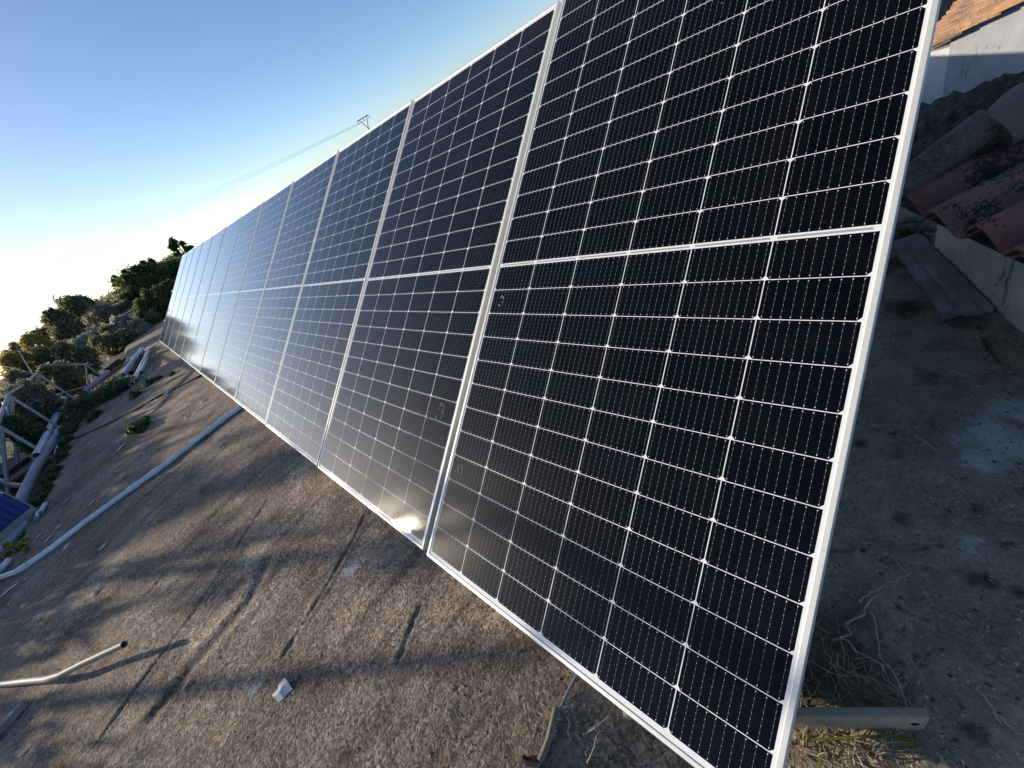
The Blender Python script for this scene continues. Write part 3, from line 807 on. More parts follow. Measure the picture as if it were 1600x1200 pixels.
# blue and beige box
bx0 = gp(24, 838, -0.08)
box = empty('plastic_box', bx0, 'beige plastic box with a ribbed blue front at the left edge of the cement', 'box')
d = Vector((0.93, 0.37, 0)).normalized(); rot = Matrix((d, Vector((-d.y, d.x, 0)), Vector((0, 0, 1)))).transposed()
box.rotation_euler = rot.to_euler()
box.location = gp(38, 826, -0.10) - d * 0.33 - Vector((0, 0, 0.02))
mb = MB(); mb.box((0, 0, 0.20), 0.62, 0.40, 0.40, bev=0.02); mb.build('body', M['beige'], box)
mb = MB()
for k in range(6): mb.box((0.318 + 0.012, -0.15 + k * 0.06, 0.27), 0.06, 0.044, 0.25, bev=0.014)
mb.box((0.318, 0, 0.27), 0.04, 0.36, 0.26, bev=0.008); mb.build('ribbed_front', M['blue'], box)
mb = MB(); mb.box((0.0, 0.20, 0.30), 0.22, 0.02, 0.10, bev=0.006); mb.build('slot', M['dark_in'], box)
mb = MB(); mb.box((0.12, -0.202, 0.14), 0.10, 0.016, 0.08, bev=0.006); mb.build('slot', M['dark_in'], box)
mb = MB(); mb.box((0.26, 0.12, 0.43), 0.05, 0.12, 0.05, bev=0.008); mb.build('latch', M['yellow'], box)

# ------------------------------------------------------------------ vegetation
def leaf_mesh(name, blobs, n, size, seed, mat, parent=None, elong=2.2, up=0.2, shell=0.55, clump=0.10, zmin=None):
    """many small leaves spread in clumps through ellipsoids: blobs = [(centre, (rx,ry,rz), weight)]"""
    r = np.random.default_rng(seed)
    w = np.array([b[2] for b in blobs], float); w /= w.sum()
    out = []
    for (c, rad, _), cnt in zip(blobs, (w * n).astype(int)):
        if cnt < 2: continue
        nc = max(3, cnt // 22)
        dirs = r.normal(size=(nc, 3)); dirs /= np.linalg.norm(dirs, axis=1)[:, None]
        rr = (shell + (1.12 - shell) * r.random(nc) ** 0.6)
        cc = np.array(c) + dirs * rr[:, None] * np.array(rad)
        k = r.integers(0, nc, cnt)
        cl = clump * np.mean(rad) * 2.0
        out.append(cc[k] + r.normal(size=(cnt, 3)) * cl * (0.5 + r.random((nc, 1))[k]))
    P = np.concatenate(out); N = len(P)
    if zmin is not None: P = P[P[:, 2] > zmin]; N = len(P)
    a = r.normal(size=(N, 3)); a[:, 2] += up * 2; a /= np.linalg.norm(a, axis=1)[:, None]
    b = np.cross(a, r.normal(size=(N, 3))); b /= np.linalg.norm(b, axis=1)[:, None]
    s = size * (0.55 + 0.9 * r.random((N, 1)))
    A, B = a * s * elong / 2, b * s / 2
    bend = np.cross(a, b) * s * 0.18
    V = np.stack([P - A, P + B * 0.8 - A * 0.1 + bend, P + A, P - B * 0.8 - A * 0.1 + bend], 1).reshape(-1, 3)
    me = bpy.data.meshes.new(name)
    me.vertices.add(len(V)); me.vertices.foreach_set('co', V.ravel())
    me.loops.add(N * 4); me.loops.foreach_set('vertex_index', np.arange(N * 4, dtype=np.int32))
    me.polygons.add(N); me.polygons.foreach_set('loop_start', np.arange(0, N * 4, 4, dtype=np.int32))
    me.polygons.foreach_set('loop_total', np.full(N, 4, dtype=np.int32))
    me.materials.append(mat); me.update(calc_edges=True)
    o = bpy.data.objects.new(name, me)
    if parent is not None: o.parent = parent
    return link(o)

def branches(name, base, ends, r0, mat, parent, seed, wig=0.12, sub=0):
    rs = random.Random(seed); mb = MB()
    for e in ends:
        e = Vector(e); b = Vector(base); L = (e - b).length
        pts = [b]
        for k in range(1, 6):
            t_ = k / 5; q = b.lerp(e, t_) + Vector((rs.gauss(0, 1), rs.gauss(0, 1), rs.gauss(0, 0.6))) * wig * L * 0.25 * (1 if k < 5 else 0.3)
            pts.append(q)
        mb.tube(pts, [r0 * (1 - 0.17 * k) for k in range(6)], 6)
        for j in range(sub):
            k = rs.randint(1, 4); dv = Vector((rs.gauss(0, 1), rs.gauss(0, 1), abs(rs.gauss(0, 1)) + 0.3)).normalized() * L * rs.uniform(0.15, 0.4)
            mb.tube([pts[k], pts[k] + dv * 0.5 + Vector((rs.gauss(0, .05), rs.gauss(0, .05), 0)) * L, pts[k] + dv], [r0 * 0.4, r0 * 0.28, r0 * 0.12], 4)
    return mb.build(name, mat, parent)

def shrub(px, py, D, wpx, mat, label, n, leaf, seed, name='shrub', depth=0.8, twigs=10, twigmat='bark', cat='shrub', group=None, shell=0.4, lobes=6, spikes=0, elong=2.2, drop=0.0, hscale=1.0, rise=0.0):
    """a bush whose highest tuft is seen in the given direction at distance D; wpx: width on the photo"""
    if D >= 21: D *= 1.8; leaf *= 1.45
    top = rd(px, py, D)
    zb = float(terrain_z(top.x, top.y)) - 0.1 + rise
    zc = ray(px, py).normalized().dot(CZ) * D
    w = wpx / FPX * zc * 0.62 / 2
    H = max(0.5, top.z - zb)
    root = empty(name, (top.x, top.y, zb), label, cat, group)
    rs = random.Random(seed); blobs = []
    for k in range(lobes):
        t_ = rs.random(); a = rs.uniform(0, 6.28); r_ = w * rs.uniform(0.15, 0.75)
        hz = H * (0.30 + 0.5 * t_) * hscale
        rr = w * rs.uniform(0.35, 0.6)
        blobs.append(((math.cos(a) * r_, math.sin(a) * r_ * depth, hz), (rr, rr * depth, min(H * 0.3, rr * rs.uniform(0.8, 1.3))), rr))
    rr = w * 0.4
    blobs.append(((0, 0, H - min(rr, H * 0.3) * 0.85), (rr, rr * depth, min(rr, H * 0.3)), rr * 1.1))
    for k in range(spikes):
        a = rs.uniform(0, 6.28); r_ = w * rs.uniform(0.1, 0.8)
        blobs.append(((math.cos(a) * r_, math.sin(a) * r_, H * rs.uniform(0.8, 1.02)), (w * 0.07, w * 0.07, H * rs.uniform(0.09, 0.17)), w * 0.13))
    ends = [Vector(b[0]) + Vector((0, 0, b[1][2] * 0.6)) for b in blobs]
    branches('stems', (0, 0, 0), ends, 0.02 + 0.012 * H, M[twigmat], root, seed, 0.25, max(0, twigs))
    leaf_mesh('foliage', blobs, int(n * 1.6), leaf * 0.8, seed, mat, root, shell=shell, zmin=0.03, elong=elong)
    return root

GRP = 'shrubs on the hillside beyond the row'
shrub(210, 422, 27.0, 160, M['lf_dark'], 'dark evergreen bush with spiky shoots, left of the last panel', 15000, 0.10, 21, spikes=12, shell=0.2, group=GRP, lobes=8, twigs=4)
shrub(250, 420, 29.0, 150, M['lf_dark'], 'dark evergreen bush right against the last panel end', 15000, 0.10, 22, spikes=8, shell=0.2, group=GRP, lobes=8, twigs=4)
shrub(268, 402, 38.0, 90, M['lf_brown'], 'brown scrubby bush on the rise behind the last panel', 5000, 0.12, 23, group=GRP, twigs=14)
shrub(236, 425, 40.0, 70, M['lf_brown'], 'brown scrub behind the dark evergreens', 4500, 0.12, 41, group=GRP, twigs=14)
shrub(196, 458, 27.0, 90, M['lf_deep'], 'rounded grey scrub bush behind the evergreens', 6000, 0.10, 24, group=GRP, twigs=10)
shrub(166, 470, 30.0, 80, M['lf_brown'], 'small bare looking brown bush on the skyline', 4000, 0.11, 25, group=GRP, twigs=16)
shrub(146, 484, 25.0, 110, M['lf_brown'], 'leafless twiggy grey brown bush in the middle of the thicket', 3600, 0.08, 26, group=GRP, twigs=40, twigmat='twig')
shrub(103, 470, 26.0, 95, M['lf_deep'], 'tall dark bush standing out on the skyline', 9000, 0.11, 27, spikes=3, group=GRP, shell=0.3, twigs=6)
shrub(72, 494, 23.0, 80, M['lf_deep'], 'dark ragged bush left of the tall skyline bush', 7000, 0.09, 28, spikes=4, group=GRP, shell=0.3, twigs=8)
shrub(140, 520, 27.0, 120, M['lf_deep'], 'low dark bush below the twiggy one', 8000, 0.08, 29, group=GRP, shell=0.25)
shrub(186, 500, 26.0, 100, M['lf_grey'], 'grey feathery bush beside the dark evergreens', 9000, 0.07, 30, group=GRP, twigs=14, elong=4.0)
shrub(128, 538, 23.0, 150, M['lf_grey'], 'pale grey green feathery bush behind the racks', 14000, 0.065, 31, group=GRP, twigs=14, elong=4.0)
shrub(40, 528, 22.0, 75, M['lf_gold'], 'golden brown sunlit bush at the left edge', 9000, 0.07, 32, group=GRP, twigs=10, elong=2.6)
shrub(8, 556, 19.0, 90, M['lf_gold'], 'yellow green sunlit bush cut off by the left edge', 8000, 0.07, 33, group=GRP, twigs=10)
shrub(18, 538, 30.0, 70, M['lf_grey'], 'grey green bush on the skyline behind the golden ones', 5000, 0.10, 34, group=GRP)
shrub(58, 545, 18.5, 70, M['lf_deep'], 'shaded bush between the golden bush and the grey one', 6000, 0.07, 35, group=GRP, shell=0.3)
shrub(90, 540, 18.0, 90, M['lf_deep'], 'dark shaded bush above the pale grey green one', 7000, 0.07, 42, group=GRP, shell=0.25)
shrub(212, 490, 26.0, 70, M['lf_deep'], 'shaded low bush at the foot of the dark evergreen', 6000, 0.06, 43, group=GRP, shell=0.25)
shrub(160, 545, 21.0, 70, M['lf_grey'], 'small grey green bush by the pipes at the far end of the cement', 6000, 0.06, 44, group=GRP, twigs=10, elong=4.0)
shrub(20, 585, 15.0, 90, M['lf_brown'], 'brown shaded scrub behind the rack at the left edge', 6000, 0.06, 45, group=GRP, twigs=12)
shrub(70, 575, 15.5, 90, M['lf_deep'], 'dark scrub filling the space behind the rack posts', 7000, 0.06, 46, group=GRP, twigs=8, shell=0.25)

for (qx, qy, D_, w_, mk, lb, sd_) in ((200, 508, 20.8, 60, 'lf_brown', 'low dry scrub between the far pipes and the evergreen bush', 70), (186, 520, 19.5, 60, 'lf_deep', 'low green scrub just beyond the far white pipes', 71),
        (232, 474, 20.9, 70, 'lf_dark', 'deep green bush on the slope below the dark evergreen', 72), (252, 458, 20.9, 65, 'lf_dark', 'deep green bush beside the far end of the panel row', 73), (264, 440, 20.9, 50, 'lf_dark', 'small deep green bush behind the rail ends', 74),
        (214, 470, 20.9, 70, 'lf_dark', 'mid green bush on the slope under the evergreen', 75), (178, 498, 20.9, 70, 'lf_grey', 'grey scrub halfway up the slope', 76), (160, 512, 20.9, 60, 'lf_brown', 'brown scrub halfway up the slope right of the grey bush', 77),
        (245, 448, 20.95, 60, 'lf_dark', 'dark bush low against the evergreen trunks', 78), (225, 455, 20.95, 60, 'lf_dark', 'dark bush at the foot of the left evergreen', 79), (146, 528, 20.0, 70, 'lf_deep', 'shaded scrub between the grey bush and the pipes', 80)):
    shrub(qx, qy, D_, w_, M[mk], lb, 4200, 0.06, sd_, group=GRP, twigs=8, shell=0.25)
for (qx, qy, D_, w_, mk, lb, sd_) in ((132, 484, 34.0, 150, 'lf_deep', 'wide olive scrub on the skyline behind the twiggy bush', 81), (92, 500, 36.0, 140, 'lf_brown', 'wide dry scrub on the skyline behind the tall dark bush', 82),
        (160, 472, 38.0, 140, 'lf_deep', 'wide hazy scrub on the skyline between the twiggy bush and the evergreens', 83), (58, 526, 34.0, 120, 'lf_grey', 'wide pale scrub on the skyline behind the golden bush', 84), (200, 446, 40.0, 120, 'lf_deep', 'wide scrub on the skyline directly behind the left evergreen', 85)):
    shrub(qx, qy, D_, w_, M[mk], lb, 7000, 0.11, sd_, group=GRP, twigs=12, shell=0.2, lobes=9, spikes=5)
shrub(222, 512, 20.0, 60, M['lf_grey'], 'low grey scrub at the far end of the cement below the evergreens', 5000, 0.05, 67, group=GRP, twigs=8)
shrub(246, 500, 20.5, 50, M['lf_deep'], 'low dark scrub by the last panel foot', 4000, 0.05, 68, group=GRP, twigs=6)
shrub(122, 482, 33.0, 90, M['lf_brown'], 'brown scrub on the skyline between the tall dark bush and the twiggy one', 5000, 0.12, 47, group=GRP, twigs=14)
shrub(182, 458, 36.0, 100, M['lf_deep'], 'hazy dark scrub low on the skyline left of the evergreens', 6000, 0.13, 48, group=GRP, twigs=8)
shrub(52, 520, 30.0, 90, M['lf_deep'], 'dark scrub on the skyline right of the golden bush', 6000, 0.11, 49, group=GRP, twigs=8)
shrub(14, 610, 12.0, 110, M['lf_brown'], 'dry brown scrub just outside the rack at the left edge', 7000, 0.05, 50, group=GRP, twigs=16)
shrub(8, 655, 10.5, 90, M['lf_weed'], 'low green bush under the sloping arms of the rack', 6000, 0.05, 66, group=GRP, twigs=6)
# the sprig standing above the panel end, a young tree
tp = rd(267, 374, 21.0); zb = float(terrain_z(tp.x, tp.y))
st_b = rd(292, 402, 21.0)
root = empty('young_tree', (st_b.x, st_b.y, zb), 'thin young tree with sparse leaves above the last panel', 'tree')
o_ = Vector((st_b.x, st_b.y, zb)); mb = MB()
stem = [Vector((0, 0, 0)), st_b - o_, rd(283, 390, 21) - o_, rd(274, 381, 21) - o_, tp - o_]
mb.tube(stem, [0.05, 0.03, 0.02, 0.014, 0.008], 6)
tips = []
for q1, q2 in (((283, 390), (268, 388)), ((280, 387), (285, 379)), ((276, 383), (268, 380)), ((290, 399), (275, 397)), ((288, 396), (297, 388)), ((290, 398), (300, 393)), ((286, 393), (292, 387))):
    a, b = rd(*q1, 21) - o_, rd(*q2, 21) - o_
    mb.tube([a, a.lerp(b, .5) + Vector((0, 0, -.02)), b], [0.012, 0.009, 0.005], 5); tips.append(b); tips.append(a.lerp(b, .7))
mb.build('trunk', M['bark'], root)
tips.append(tp - o_); tips.append(stem[3])
leaf_mesh('crown', [(tuple(t_), (0.10, 0.10, 0.07), 1) for t_ in tips] + [(tuple(st_b - o_), (0.25, 0.2, 0.12), 3)], 420, 0.11, 77, M['lf_dark'], root, shell=0.1)

# canes at the left edge
root = empty('cane_clump', rd(-2, 572, 17.0), 'long pale cane leaves at the left edge in front of the golden bush', 'plant')
mb = MB(); rs = random.Random(3)
for k in range(9):
    d = Vector((rs.gauss(0, .25), rs.gauss(0, .3), 1)).normalized(); s0 = Vector((rs.gauss(0, .12), rs.gauss(0, .12), -0.9)); L = rs.uniform(1.0, 1.5); sd = d.orthogonal().normalized()
    bendv = Vector((rs.gauss(0, .4), rs.gauss(0, .4), -.15)); vs = []
    for j in range(7):
        t_ = j / 6; c_ = s0 + d * L * t_ + bendv * L * 0.5 * t_ * t_; w_ = 0.028 * (1 - t_ ** 2) + 0.002
        vs += [c_ - sd * w_, c_ + sd * w_]
    mb.add(vs, [(2 * j, 2 * j + 1, 2 * j + 3, 2 * j + 2) for j in range(6)], 0, True)
mb.build('leaves', M['lf_grey'], root)

# weeds along the broken edge of the cement
blobs = []
for px, py, r_ in ((200, 606, .24), (188, 612, .30), (172, 620, .30), (155, 628, .30), (140, 634, .30), (127, 645, .26), (120, 660, .24), (113, 676, .18), (108, 690, .13),
                   (103, 705, .10), (96, 718, .10), (87, 737, .10), (80, 752, .10), (74, 768, .10), (66, 780, .10), (235, 600, .12), (215, 618, .12), (150, 652, .14), (250, 592, .07), (58, 790, .08), (215, 665, .05), (222, 672, .06), (270, 585, .05)):
    c_ = gp(px, py); blobs.append(((c_.x, c_.y, c_.z + r_ * 0.15), (r_, r_ * 0.7, r_ * 0.5), r_))
for px, py, r_ in ((45, 690, .25), (20, 705, .22), (60, 665, .25), (8, 690, .2), (30, 675, .25), (75, 650, .22), (5, 725, .12), (70, 690, .12)):
    c_ = gp(px, py, -.2); blobs.append(((c_.x, c_.y, float(terrain_z(c_.x, c_.y)) + .02), (r_ * 1.6, r_, r_ * .35), r_ * .8))
wd = leaf_mesh('weeds', blobs, 26000, 0.026, 91, M['lf_weed'], shell=0.1, up=0.4)
tag(wd, 'low green weeds along the broken left edge of the cement', 'weeds', kind='stuff')
blobs = []
for px, py, r_ in ((30, 858, .07), (38, 853, .06), (12, 868, .08), (2, 872, .07), (26, 848, .05), (44, 862, .04)):
    c_ = gp(px, py); blobs.append(((c_.x, c_.y, c_.z + r_ * 0.5), (r_, r_, r_ * 0.7), r_))
lm = empty('lime_weed', gp(25, 860), 'sunlit yellow green weed by the end of the long white pipe', 'plant')
inv = -Vector(lm.location)
blobs = [((b[0][0] + inv.x, b[0][1] + inv.y, b[0][2] + inv.z), b[1], b[2]) for b in blobs]
leaf_mesh('foliage', blobs, 420, 0.026, 92, M['lf_lime'], lm, shell=0.1, up=0.4, elong=1.4)
branches('stems', (0, 0, 0), [b[0] for b in blobs], 0.006, M['lf_weed'], lm, 5)
# small dark tuft in the middle of the cement
tc = gpt(222, 672)
tf = empty('weed_tuft', tc, 'small dark weed tuft alone on the cement near the black crack', 'plant')
leaf_mesh('foliage', [((0, 0, 0.05), (0.13, 0.10, 0.06), 1), ((-0.3, 0.05, 0.02), (0.10, 0.05, 0.04), 0.5)], 500, 0.035, 93, M['lf_weed'], tf, shell=0.1)

# ---------------- trees and poles outside the picture on the sunny side (they throw the shadows)
def off_tree(a, s, zt, w, label, seed, blobs, n=5200, leaf=0.09, mat='lf_deep'):
    c0 = asp(a, s); zb = float(terrain_z(c0.x, c0.y)) - 0.05
    root = empty('hillside_tree', (c0.x, c0.y, zb), label, 'tree', 'trees on the sunny slope left of the view')
    L = []
    for (da, ds, z, ra, rs_, rz) in blobs:
        p = SH * da + SS * ds + Vector((0, 0, z - zb)); L.append((tuple(p), ((ra + rs_) / 2 if abs(ra - rs_) < .1 else ra, rs_, rz), (ra * rs_ * rz) ** (1 / 3)))
    branches('trunk', (0, 0, 0), [l[0] for l in L], 0.07, M['bark'], root, seed, 0.2, 3)
    leaf_mesh('crown', L, n, leaf, seed, M[mat], root, shell=0.15, clump=0.12)
off_tree(-12.0, 2.0, 3.2, 2, 'leafy tree on the slope whose crown shades the third panel', 51,
         [(0, -0.80, 2.15, .35, .30, .80), (0, -.75, 1.2, .5, .4, .7), (0, 0.0, 1.35, .6, .55, .65), (0, .7, 1.05, .6, .6, .6), (0, 0.2, .6, .9, .9, .6)])
off_tree(-11.0, 0.62, 3.2, 1, 'unseen thin sapling, its sparse leaves added to soften the glint on the second panel', 56,
         [(0, 0.02, 2.80, .25, .26, .32), (0, -0.02, 2.3, .2, .16, .25)], n=110, leaf=0.085)  # added out of view: sparse leaves break up the second panel's sun glint
off_tree(-11.0, 0.45, 3.2, 1, 'unseen slender sapling, its leafy knot added to block the glint on the second panel', 57,
         [(0, 0.0, 2.72, .13, .13, .15)], n=110, leaf=0.07)  # added out of view: the knot blocks the middle of that sun glint
def row_bush(x, y, z, seed, label, mat='lf_deep'):
    p = Vector((x, y, 0)); off_tree(p.dot(SH), p.dot(SS), z, 1, label, seed,
             [(0, -.4, z - .55, .6, .6, .55), (0, .45, z - .65, .65, .65, .55), (0.1, 0, z - 1.2, .9, .9, .6), (-.2, .1, z - .35, .3, .35, .35)], n=4200, leaf=0.08, mat=mat)
row_bush(-8.6, -4.9, 1.25, 61, 'rounded bush on the slope nearest the shadowed pipe')
row_bush(-9.9, -4.7, 1.35, 62, 'second bush in the row on the slope below the rack', 'lf_dark')
row_bush(-11.2, -4.5, 1.45, 63, 'tallest bush in the row on the slope below the rack')
row_bush(-12.6, -4.6, 1.5, 64, 'fourth bush in the row on the slope below the rack', 'lf_dark')
row_bush(-14.2, -4.9, 1.6, 65, 'last bush in the row on the slope below the rack')
off_tree(-7.7, 1.0, 1.0, 2, 'low bush on the slope just outside the left edge', 54,
         [(0, -.45, .25, .35, .35, .5), (0, .2, .32, .4, .4, .5), (0, .75, .28, .35, .35, .5), (0, 0.2, -.1, .7, .7, .5), (0.2, -.9, .05, .3, .3, .4)], n=5200, leaf=0.06)
off_tree(-5.3, -0.30, 0.6, 1, 'small bush on the slope below the beige pipe', 55,
         [(0, 0, .30, .30, .28, .42), (0, -.5, .15, .3, .28, .4)], n=3000, leaf=0.05)
off_tree(-5.9, 0.35, 0.6, 1, 'second small bush on the slope left of the beige pipe', 58,
         [(0, 0, .22, .30, .30, .45), (0, .4, .12, .3, .28, .4)], n=3000, leaf=0.05)
tr_ = empty('garden_trellis', asp(-7.0, 0.0, -0.9), 'wooden trellis of poles and one beam outside the left edge, throwing the long shadows', 'trellis')
inv = -Vector(tr_.location)
for p0, p1, r_ in ((asp(-7.0, 0.02, -0.9), asp(-7.0, 0.0, 1.98), 0.036), (asp(-7.0, 1.42, -0.9), asp(-7.0, 0.30, 1.95), 0.032), (asp(-7.15, 1.32, -0.9), asp(-7.1, 0.50, 1.9), 0.02)):
    mb = MB(); mb.tube([p0 + inv, p0.lerp(p1, .5) + inv, p1 + inv], [r_ * 1.1, r_, r_ * .9], 10); mb.build('pole', M['bark'], tr_)
q0, q1 = Vector((-0.60, .22, .165)) - SH * 7.05, Vector((0.62, .20, .14)) - SH * 7.05
q0.z += 7.05 * math.tan(SUN_EL); q1.z += 7.05 * math.tan(SUN_EL)
mb = MB(); mb.tube([q0 + inv, q0.lerp(q1, .5) + inv, q1 + inv], [.034, .036, .034], 10); mb.build('beam', M['bark'], tr_)

# ------------------------------------------------------------------ right side: timber, soil litter, board, house
ZR = -0.14
TZ = -0.045
a, b = gp(1150, 1120, TZ), gp(1456, 1122, TZ)
d = (b - a).normalized(); nrm = Vector((-d.y, d.x, 0))
wb = abs((gp(1400, 1104, TZ) - a).dot(nrm)) 
rot = Matrix((d, nrm, Vector((0, 0, 1)))).transposed()
mb = MB(); L = (b - a).length + 0.25; hh = 0.14
cen = -d * L / 2 + nrm * wb / 2 - Vector((0, 0, hh / 2))
mb.box(cen, L, wb, hh, rot=rot, bev=0.005)
tb = mb.build('timber_block', M['timber']); tb.location = b
tag(tb, 'pale timber plank standing on edge under the near bottom corner of the nearest panel', 'timber')
kn = MB(); k0 = -d * 0.022 - Vector((0, 0, 0.045)) - nrm * 0.0005; kn.tube([k0, k0 - nrm * 0.001], 0.007, 10); kn.build('knot', M['dark_in'], tb)

def stem_mesh(mb, p, d, L, r0, rs, curve=0.5, nseg=6, sag=0.0):
    pts = [Vector(p)]; d = Vector(d).normalized()
    for k in range(nseg):
        d = (d + Vector((rs.gauss(0, 1), rs.gauss(0, 1), rs.gauss(0, .6) - sag)) * curve * 0.22).normalized()
        pts.append(pts[-1] + d * L / nseg)
    mb.tube(pts, [r0 * (1 - 0.75 * k / nseg) for k in range(nseg + 1)], 5)
    return pts

rs = random.Random(9)
mb = MB()
for k in range(170):
    px, py = rs.choice(((1270, 1000), (1290, 1050), (1330, 1040), (1300, 1095), (1360, 1080), (1250, 1080), (1290, 1175), (1340, 1180), (1260, 1165), (1390, 1185), (1310, 960), (1240, 1120)))
    p = gpt(px + rs.gauss(0, 22), py + rs.gauss(0, 16), -0.004)
    stem_mesh(mb, p, (rs.gauss(0, .7), rs.gauss(0, .7), rs.uniform(0.1, 1.1)), rs.uniform(0.04, 0.12), rs.uniform(0.0009, 0.0018), rs, 0.9, 6, 0.25)
for k in range(60):
    px, py = rs.choice(((860, 1180), (930, 1120), (990, 1150), (1040, 1180), (970, 1190), (1080, 1196)))
    p = gpt(px + rs.gauss(0, 30), py + rs.gauss(0, 16), -0.003)
    stem_mesh(mb, p, (rs.gauss(0, .8), rs.gauss(0, .8), rs.uniform(0.0, 0.35)), rs.uniform(0.02, 0.05), rs.uniform(0.0005, 0.001), rs, 1.2, 5, 0.4)
tag(mb.build('dry_grass', M['straw']), 'tangled dry grass around the timber and below the nearest panel', 'grass', kind='stuff')

TW = [((1310, 1003), (1375, 930), 'bare'), ((1372, 920), (1420, 900), ''), ((1340, 940), (1382, 918), ''), ((1400, 880), (1420, 903), ''), ((1465, 935), (1515, 978), ''), ((1362, 962), (1375, 1030), ''),
      ((1300, 1035), (1425, 1105), ''), ((1310, 994), (1405, 1080), ''), ((1375, 1025), (1425, 1112), ''), ((1525, 1072), (1560, 1130), ''), ((1555, 1115), (1590, 1150), ''), ((1428, 1040), (1445, 1075), ''),
      ((1425, 683), (1465, 708), ''), ((1480, 752), (1518, 805), ''), ((1465, 788), (1500, 778), ''), ((1355, 668), (1412, 669), ''), ((1465, 600), (1485, 583), ''), ((1487, 583), (1512, 592), ''),
      ((1395, 1130), (1410, 1148), ''), ((1465, 1178), (1480, 1200), ''), ((917, 1150), (955, 1122), ''), ((918, 1196), (942, 1140), ''), ((890, 1062 + 60), (893, 1160), ''), ((1330, 1160), (1350, 1200), ''), ((1420, 880), (1462, 888), '')]
for (q0, q1, _) in TW:
    mb = MB(); a, b = gpt(*q0, 0.004), gpt(*q1, 0.006); L = (b - a).length; pts = []
    for k in range(7):
        t_ = k / 6; pts.append(a.lerp(b, t_) + Vector((rs.gauss(0, 1), rs.gauss(0, 1), abs(rs.gauss(0, 1)) * 0.8)) * L * 0.035 + Vector((0, 0, 0.10 * L * math.sin(math.pi * t_))))
    r0 = rs.uniform(0.0015, 0.0028); mb.tube(pts, [r0 * (1 - .5 * k / 6) for k in range(7)], 6)
    if rs.random() < 0.6:
        k = rs.randint(2, 4); dv = Vector((rs.gauss(0, 1), rs.gauss(0, 1), .4)).normalized() * L * .35; mb.tube([pts[k], pts[k] + dv * .5, pts[k] + dv + Vector((0, 0, -.01 * L))], [r0 * .7, r0 * .5, r0 * .3], 5)
    o = mb.build('dry_twig', M['twig'])
    tag(o, 'thin bare dry twig lying loose on the ground', 'twig', 'dry twigs littering the ground')
# green blades over the timber
gb = empty('grass_tuft', gpt(1330, 1160), 'few green grass blades lying in front of the pale timber', 'grass blades')
inv = -Vector(gb.location)
for q in (((1250, 1158), (1300, 1156), (1350, 1153), (1395, 1152), (1440, 1164)), ((1390, 1152), (1420, 1165), (1450, 1185)), ((1280, 1200), (1281, 1185), (1282, 1168))):
    P = [gpt(*p, 0.012) + inv for p in q]; vs = []; mb = MB()
    for j, c_ in enumerate(P):
        dv = (P[min(j + 1, len(P) - 1)] - P[max(j - 1, 0)]).normalized(); sd = dv.cross(Vector((0, 0, 1))).normalized(); w_ = 0.0024 * math.sin(math.pi * (j + .4) / (len(P) - .2)) + .0004
        vs += [c_ - sd * w_, c_ + sd * w_ + Vector((0, 0, .001))]
    mb.add(vs, [(2 * j, 2 * j + 1, 2 * j + 3, 2 * j + 2) for j in range(len(P) - 1)]); mb.build('blade', M['blade'], gb)
# clods and pebbles behind the panel
rs = random.Random(31)
def pebble(c_, s, name, mat, label, cat, group, flat=0.6):
    import bmesh
    bm = bmesh.new(); bmesh.ops.create_icosphere(bm, subdivisions=2, radius=1)
    off = rs.uniform(0, 50)
    for v in bm.verts:
        k = 1 + 0.35 * fbm(v.co.x * 1.1 + off, v.co.y * 1.1, v.co.z * 1.1, 3); v.co = Vector((v.co.x * k * s, v.co.y * k * s * rs.uniform(.97, 1.03), v.co.z * k * s * flat))
    me = bpy.data.meshes.new(name); bm.to_mesh(me); bm.free(); me.materials.append(mat)
    o = bpy.data.objects.new(name, me); o.location = c_; o.rotation_euler = (0, 0, rs.uniform(0, 6)); link(o); return tag(o, label, cat, group)
for k in range(60):
    px, py = rs.uniform(1300, 1600), rs.uniform(520, 1080)
    if px < 1400 - (py - 500) * 0.22: continue
    pebble(gpt(px, py), rs.uniform(0.002, 0.0055), 'pebble', M['stone'], 'small grey pebble on the dark soil behind the nearest panel', 'pebble', 'pebbles on the dark soil')
for (px, py, s) in ((1408, 362, .035), (1422, 358, .03), (1430, 370, .025), (1445, 372, .03), (1398, 372, .03), (1412, 377, .02), (1436, 383, .022), (1418, 369, .03), (1450, 362, .025), (1403, 352, .03), (1426, 346, .035), (1441, 356, .03)):
    pebble(gpt(px, py, s * .2), s, 'rubble_stone', M['stone'], 'dark rubble stone heaped between the panel edge and the tiled eave', 'stone', 'rubble beside the low house')

def grit(name, n, pick, smin, smax, mat, label, seed):
    r = random.Random(seed); mb = MB()
    base = [(0, 0, 1), (.9, 0, .3), (.28, .85, .3), (-.73, .53, .3), (-.73, -.53, .3), (.28, -.85, .3), (0, 0, -.4)]
    tri = [(0, 1, 2), (0, 2, 3), (0, 3, 4), (0, 4, 5), (0, 5, 1), (6, 2, 1), (6, 3, 2), (6, 4, 3), (6, 5, 4), (6, 1, 5)]
    for k in range(n):
        px, py = pick(r)
        p = gpt(px, py); s_ = smin + (smax - smin) * r.random() ** 3; a_ = r.uniform(0, 6.28); ca_, sa_ = math.cos(a_), math.sin(a_)
        vs = []
        for (x, y, z) in base:
            x, y, z = x * s_ * r.uniform(.7, 1.4), y * s_ * r.uniform(.6, 1.1), z * s_ * r.uniform(.5, .9); vs.append((p.x + x * ca_ - y * sa_, p.y + x * sa_ + y * ca_, p.z + z))
        mb.add(vs, tri)
    return tag(mb.build(name, mat), label, 'grit', kind='stuff')
def pick_right(r):
    while True:
        x, y = r.uniform(1230, 1600), r.uniform(430, 1200)
        if x > 1400 - (y - 480) * 0.25: return x, y
